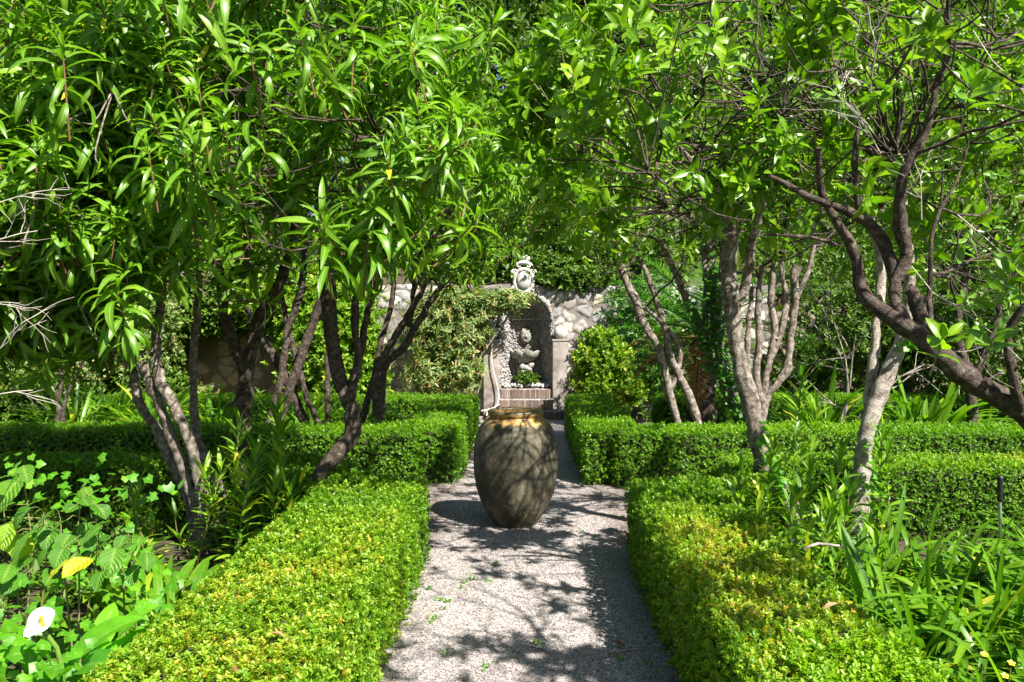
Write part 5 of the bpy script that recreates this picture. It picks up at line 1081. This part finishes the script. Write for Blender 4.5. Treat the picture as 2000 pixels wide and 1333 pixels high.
def leafy(name,label,root,leaves,stems,seed):
    rs=np.random.RandomState(seed); c=g_(*root); T=empty(name,c,label,'plant','broad leaved plants in the lower left corner'); lv=MB(); st=MB(); tops=[]
    for q in stems:
        pts=[np.array(c)+[rs.normal(0,.03),rs.normal(0,.03),0]]+[P(*a) for a in q]; w,_=smooth_path(pts,[1]*len(pts),.03); add_tube(st,w,np.linspace(.0055,.0025,len(w)),6,raw=True); tops.append(w)
    W=np.concatenate(tops)
    for (px,py,s_,t_) in leaves:
        d=root[2]-.12+rs.uniform(-.12,.10)-(.22 if t_>.9 else 0); L=s_/S(d)*(1.0 if t_>.9 else 1.25); p=P(px,py-s_*.42,d); az=-math.pi/2+rs.uniform(-1.0,1.0); el=math.radians(rs.uniform(-38,-2))
        broad(lv,p,az,el,L,L*rs.uniform(.72,.84),float(np.clip(t_+rs.normal(0,.05),0,1)),rs,curl=rs.uniform(.3,1.1),roll=rs.uniform(-.35,.35),fold=.16,ns=12)
        i=np.argmin(np.linalg.norm(W-p,axis=1)+(W[:,2]>p[2]+.03)*.2); add_tube(st,[W[i],(W[i]+p)/2+[0,0,.012],p],[.0022,.002,.0018],5,raw=True)
    lv.build('leaves',M['broad'],T); st.build('stems',M['twig'],T)
leafy('broadleaf_plant','broad veined plant at the left edge with large yellow-green lower leaves',(50,1200,3.45),[(38,962,58,.72),(60,1010,42,.3),(20,1040,48,.75),(95,1035,44,.35),(10,990,46,.8),(28,1070,62,.84),(72,1062,70,.7),(105,1050,42,.4),(60,1105,42,.35),(20,1120,42,.5),(0,1020,50,.8),(-8,1078,58,.88),(85,990,32,.4),(45,925,36,.45),(15,945,36,.4),(100,1085,34,.35),(5,1150,45,.4),(50,1140,44,.35)],[[(60,1080,3.45),(55,1000,3.45),(45,930,3.45)],[(30,1100,3.45),(10,1020,3.45),(5,950,3.45)],[(90,1100,3.4),(85,1000,3.4)]],251)
leafy('broadleaf_plant','broad veined plant with two bright yellow leaves above the lily leaves',(150,1210,3.3),[(160,985,28,.5),(165,962,24,.6),(150,1000,32,.4),(185,1003,40,.35),(140,1058,38,.35),(165,1062,32,.4),(125,1085,38,.4),(190,1092,42,.4),(135,1118,58,.95),(176,1118,66,.95),(196,1100,46,.82),(110,1010,36,.4),(130,1030,32,.45),(200,1042,36,.4),(175,1035,32,.45),(150,1095,36,.4),(110,1130,40,.4),(205,1130,38,.45)],[[(155,1100,3.3),(152,1040,3.3),(160,960,3.3)],[(185,1110,3.3),(195,1030,3.3)],[(125,1110,3.3),(118,1015,3.3)]],252)
leafy('broadleaf_plant','broad veined plant reaching right beside the dark strap leaves',(240,1210,3.45),[(226,1090,50,.55),(262,1080,44,.35),(245,1058,30,.4),(218,1062,36,.45),(275,1060,28,.4),(240,1110,36,.4),(285,1095,34,.4),(215,1030,28,.5),(262,1120,36,.4)],[[(240,1120,3.45),(228,1050,3.45)],[(255,1120,3.45),(270,1062,3.45)]],253)
# young ivy sprawling through the corner
mb=MB()
for (px,py,d,sx_,sz_,n_) in [(60,1290,2.75,.35,.08,120),(150,1310,2.8,.3,.05,80),(20,1190,2.9,.25,.08,30),(230,960,4.0,.25,.10,22),(130,960,4.1,.25,.08,26),(60,930,4.2,.3,.08,30),(290,1130,3.4,.15,.1,18),(330,1220,3.1,.2,.06,50),(200,1080,3.9,.25,.12,40)]:
    c=P(px,py,d); p=c+rs.normal(0,1,(n_,3))*[sx_*.5,.18,sz_*.6]; p[:,2]=np.maximum(p[:,2],.02); put_sprigs(mb,IVY,p,rs.normal(0,.45,(n_,3))+[.1,-.55,.9],rs,(.7,1.25),0,.5)
tag(mb.build('sprawling_ivy',M['ivylight'],loc=(P(60,1280,2.75)[0],2.75,0)),'young light green ivy sprawling over the lower left corner of the bed',kind='stuff')
mass('low_foliage','','',[((-2.4,3.4,.05),(.9,.8,.32)),((-2.9,4.6,.0),(.9,.9,.35)),((-3.6,5.0,.1),(1.2,.7,.5))],BUSH,'shrub',254,900,stuff=True,sc=(.6,1.0)); bpy.data.objects['low_foliage']['label']='mixed low green leaves filling the near left bed'
mass('low_foliage','','',[((2.3,3.0,.0),(.9,.8,.22)),((2.9,4.6,.0),(1.3,1.0,.25)),((1.9,5.0,.0),(.5,.6,.22)),((1.75,2.6,.05),(.5,.4,.3))],BUSH,'shrub',255,380,stuff=True,sc=(.6,1.0)); bpy.data.objects['low_foliage.001']['label']='mixed low green leaves filling the near right bed'
mass('low_foliage','','',[((-4.,9.3,.0),(3.2,1.0,.35)),((4.6,9.3,.0),(3.6,1.1,.32)),((-5,11.8,.0),(3.0,.6,.5)),((5,12.3,.0),(4,.7,.5))],BUSH,'shrub',256,2600,stuff=True,sc=(.8,1.3)); bpy.data.objects['low_foliage.002']['label']='mixed ground cover leaves in the far beds behind the hedges'
# calla lily
cl0=P(115,1290,2.7); T=empty('calla_lily',(cl0[0],2.7,0),'white calla lily bloom with glossy arrow shaped light green leaves','flower')
mb=MB()
for (px,py,d,az,el,L,W,cu,rl) in [(140,1300,2.75,.5,.95,.34,.15,.9,.3),(175,1310,2.8,.15,.75,.36,.13,.6,-.5),(150,1310,2.7,-.25,.6,.30,.13,.9,.5),(230,1250,3.1,.4,1.1,.26,.12,.8,.4),(190,1270,3.0,1.9,1.0,.24,.11,.6,.3),(200,1300,2.8,.0,.5,.26,.11,.9,.7),(60,1300,2.7,2.9,.8,.26,.12,1.0,.2),(120,1320,2.6,-1.2,.7,.22,.10,.9,0)]:
    p=P(px,py,d); v,f,t,m_=leaf(L*.82,W*.78,12,'ovate',.28,cu,el,rs.rand()*.8,wav=.05,cross=7,rs=rs); mb.add(v@(rotm('Z',az)@rotm('X',rl)).T+p,f,0,t)
    add_tube(mb,[(cl0[0]+rs.normal(0,.02),2.7+rs.normal(0,.02),0),(p+np.array([cl0[0],2.7,0]))/2+[0,0,.02],p],[.008,.007,.005],6,mat=0,tint=[.7,.6,.8,.5])
mb.build('leaves',M['calla'],T)
fp=P(84,1205,2.62); SPS=.78; sp_=MB()
V=[];nu=26;nv=10
for i in range(nv+1):
    t=i/nv
    for k in range(nu+1):
        a=(k/nu)*2*math.pi*1.02; ex=1+.8*math.exp(-((((a-4.0)+math.pi)%(2*math.pi)-math.pi)/.38)**2)*t**2+.25*math.exp(-((((a-.5)+math.pi)%(2*math.pi)-math.pi)/.5)**2)*t**2; r=.008+.040*t**1.5*ex; z=.085*t-.02*t**3*(1-.9*math.cos(a-1.2))
        V.append((r*math.cos(a),r*math.sin(a),z))
V=np.array(V); F=[(i*(nu+1)+k,i*(nu+1)+k+1,(i+1)*(nu+1)+k+1,(i+1)*(nu+1)+k) for i in range(nv) for k in range(nu)]
Rf=rotm('Z',.3)@rotm('X',.75); sp_.add(V@Rf.T*SPS+fp+np.array([0,0,-.035]),F,0); sp_.build('spathe',M['white'],T)
mb=MB(); add_tube(mb,[fp+[0,0,-.03],fp+np.array([0,-.012,.0])+[0,0,.0],fp+Rf@np.array([0,0,.06])+[0,0,-.03]],[.005,.006,.004],8); mb.build('spadix',M['yellow'],T)
mb=MB(); add_tube(mb,[(cl0[0]+.03,2.68,0),(fp[0]+.035,2.66,fp[2]-.18),fp+[0,0,-.045]],[.008,.008,.008],8); mb.build('stem',M['stem'],T)

# yellow flowers lower right
def flower(name,label,px,py,d,seed):
    rs=np.random.RandomState(seed); p=P(px,py,d); T=empty(name,(p[0],p[1],0),label,'flower','yellow flowers in the near right bed'); mb=MB()
    for k in range(5):
        v,f,t,m_=leaf(.015,.013,4,'ellip',.15,.5,.55,.5,rs=rs); mb.add(v@rotm('Z',k*1.257).T@rotm('X',.5).T+p,f,0,t)
    mb.build('petals',M['yellow'],T); mb=MB(); add_tube(mb,[(p[0]+.02,p[1]+.02,0),(p[0],p[1]+.02,p[2]*.6),tuple(p)],[.002,.002,.0015],5); mb.build('stem',M['twig'],T)
flower('yellow_flower','upper yellow flower low in the shade at the lower right edge',1975,1297,2.75,261)
flower('yellow_flower','lower yellow flower just above the bottom frame edge at the right',1962,1322,2.75,262)
flower('yellow_flower','small yellow flower between strap leaves at the lower right',1922,1280,2.85,263)

# ------------------------------------------------------------------ small things
sp=P(1952,1045,5.15); T=empty('metal_stake',(sp[0],sp[1],0),'thin metal garden stake with a black handle grip at the right','stake')
mb=MB(); add_tube(mb,[(sp[0]+.01,sp[1],-.03),(sp[0],sp[1],P(1950,978,5.15)[2])],[.010,.010],10,step=.2); mb.build('rod',flat_mat('steel',(.45,.47,.50),.35,.8),T)
mb=MB(); z0=P(1950,980,5.15)[2]; z1=P(1950,930,5.15)[2]; lathe(mb,[(0,z0-.002),(.014,z0),(.018,z0+.015),(.016,z0+.04),(.019,(z0+z1)/2),(.016,z1-.03),(.019,z1-.012),(.014,z1),(0,z1+.003)],(sp[0],sp[1],0),16); mb.build('handle',flat_mat('black_rubber',(.008,.008,.009),.45),T)
lp=P(1258,958,5.85); T=empty('garden_spotlight',(lp[0],lp[1],0),'small grey round garden spotlight behind the near right hedge end','lamp')
mb=MB(); add_tube(mb,[(lp[0],lp[1]+.03,-.03),(lp[0],lp[1]+.03,lp[2]-.02)],[.011,.011],10,step=.2); mb.build('stem',flat_mat('grey_metal',(.28,.30,.33),.4,.6),T)
mb=MB(); prof=[(0,-.05),(.03,-.05),(.038,-.02),(.040,.03),(.036,.034),(.034,.02),(0,.02)]
tmp=MB(); lathe(tmp,prof,(0,0,0),28); V=np.concatenate(tmp.v)@rotm('X',math.radians(75)).T+lp; mb.add(V,tmp.f[0][0],0); mb.build('lamp_head',flat_mat('grey_paint',(.24,.26,.29),.4,.3),T)
# dead leaves and twigs lying about
rs=np.random.RandomState(270)
def litter(name,label,px,py,L,seed,mat='dead',grp='fallen leaves on the path',z=.02,d=None):
    rs=np.random.RandomState(seed); 
    v=CR@Vector(((px-1000)/FPX,(666.5-py)/FPX,-1)); k=(z-CAMZ)/v.z; p=np.array([v.x*k,v.y*k,z])
    w,f,t,m_=leaf(L,L*.4,6,'ellip',.6,rs.uniform(-1.,1.6),rs.uniform(.2,.7),rs.rand(),rs=rs); mb=MB(); w=w@rotm('Z',rs.uniform(0,6.28)).T; w[:,2]-=w[:,2].min()-.002
    mb.add(w+p,f,0,t); return tag(mb.build(name,M[mat],loc=p),label,'leaf',grp)
for k,(px,py,L,lb) in enumerate([(1222,1266,.075,'larger curled brown leaf on the gravel near the right hedge foot'),(1268,1262,.05,'small tan leaf on the gravel touching the right hedge foot'),(1045,1262,.02,'tiny dark leaf on the gravel at the bottom centre'),(1085,1270,.018,'tiny dark scrap right of the bottom centre twig'),(870,1035,.02,'tiny dark leaf left of the jar foot'),(1245,1105,.03,'small brown leaf against the right hedge by the crossing'),(1290,1150,.03,'small brown leaf lying under the near right hedge'),(835,1255,.03,'small brown leaf lying near the left hedge foot'),(1190,968,.03,'small brown leaf by the far right hedge foot'),(905,945,.03,'small brown leaf by the far left hedge foot')]): litter('fallen_leaf',lb,px,py,L,300+k)
def on_hedge(px,py,L,lb,seed): return litter('fallen_leaf',lb,px,py,L,seed,'dead','fallen leaves on the hedges',z=.55)
for k,(px,py,L,lb) in enumerate([(1610,1192,.07,'tan dead leaf on the right hedge top beside the fallen stick'),(530,1248,.05,'pale dead leaf on the near left hedge top'),(455,1308,.05,'brown dead leaf low on the near left hedge top'),(432,1106,.04,'pale upright dead leaf at the outer edge of the left hedge'),(690,1050,.035,'pinkish leaf on the inner edge of the left hedge top'),(1545,1240,.04,'small tan leaf on the lower right hedge top')]): on_hedge(px,py,L,lb,330+k)
mb=MB(); h1=P(1580,1185,3.72); add_tube(mb,[(h1[0]-.05,3.66,.56),(h1[0]+.03,3.7,.575),(h1[0]+.12,3.68,.57)],[.006,.007,.008],7,noise=.08); tag(mb.build('fallen_stick',M['bark_pale'],loc=(h1[0],3.7,.56)),'short grey stick lying on the near right hedge top','stick')
mb=MB(); a_=litter; 
def gp(px,py,z=.02): v=CR@Vector(((px-1000)/FPX,(666.5-py)/FPX,-1)); k=(z-CAMZ)/v.z; return (v.x*k,v.y*k,z)
add_tube(mb,[gp(1018,1258),gp(1035,1264,.028),gp(1058,1268),gp(1075,1280)],[.0022]*4,5); tag(mb.build('fallen_twig',M['redtwig'],loc=gp(1018,1258)),'thin dark twig on the gravel at the bottom centre','twig')
mb=MB(); add_tube(mb,[gp(1195,1278),gp(1225,1273,.026),gp(1262,1270)],[.002]*3,5); tag(mb.build('fallen_twig',M['redtwig'],loc=gp(1195,1278)),'thin dark twig beside the curled brown leaf on the gravel','twig')
# little weeds
WD=[bush_sprig(rs,7,.022,.014,.012,True,10) for _ in range(3)]
mb=MB(); pts=[gp(*a) for a in [(1000,1052),(967,1100),(925,1132),(905,1138),(955,1135),(875,1175),(868,1188),(835,1215),(850,1208),(845,1205),(905,1150),(1050,1258),(870,1280),(1210,1285),(1265,1298),(950,1305),(1135,1040),(860,1170),(840,1150),(1270,1140)]]
pts=np.array(pts); q=np.repeat(pts,4,0)+rs.normal(0,.012,(len(pts)*4,3))*[1,1,0]; put_sprigs(mb,WD,q,rs.normal(0,.3,q.shape)+[0,0,1],rs,(.3,.7),0,.5)
tag(mb.build('path_weeds',M['ivylight'],loc=pts[0]),'tiny green weeds sprouting in the gravel path',kind='stuff')
n_=5200; x=rs.uniform(-.75,.8,n_); x=np.where(rs.rand(n_)<.6,np.sign(x)*(.5+.27*rs.rand(n_)**.4),x); y=rs.uniform(2,9,n_)
mb=MB(); put_sprigs(mb,[leaf4(.014,.006,.3,r_) for r_ in (.1,.3,.5,.8)],np.stack([x,y,0*x+.021],1),rs.normal(0,.2,(n_,3))+[0,0,1],rs,(.5,1.3),0,.6)
for k in range(len(mb.v)): mb.v[k][:,2]=.018+(mb.v[k][:,2]-.021)*.35
tag(mb.build('leaf_litter',M['dead'],loc=(0,4,0)),'small dark leaf scraps scattered over the gravel',kind='stuff')
print('FOLIAGE QUADS',FOL_COUNT[0])
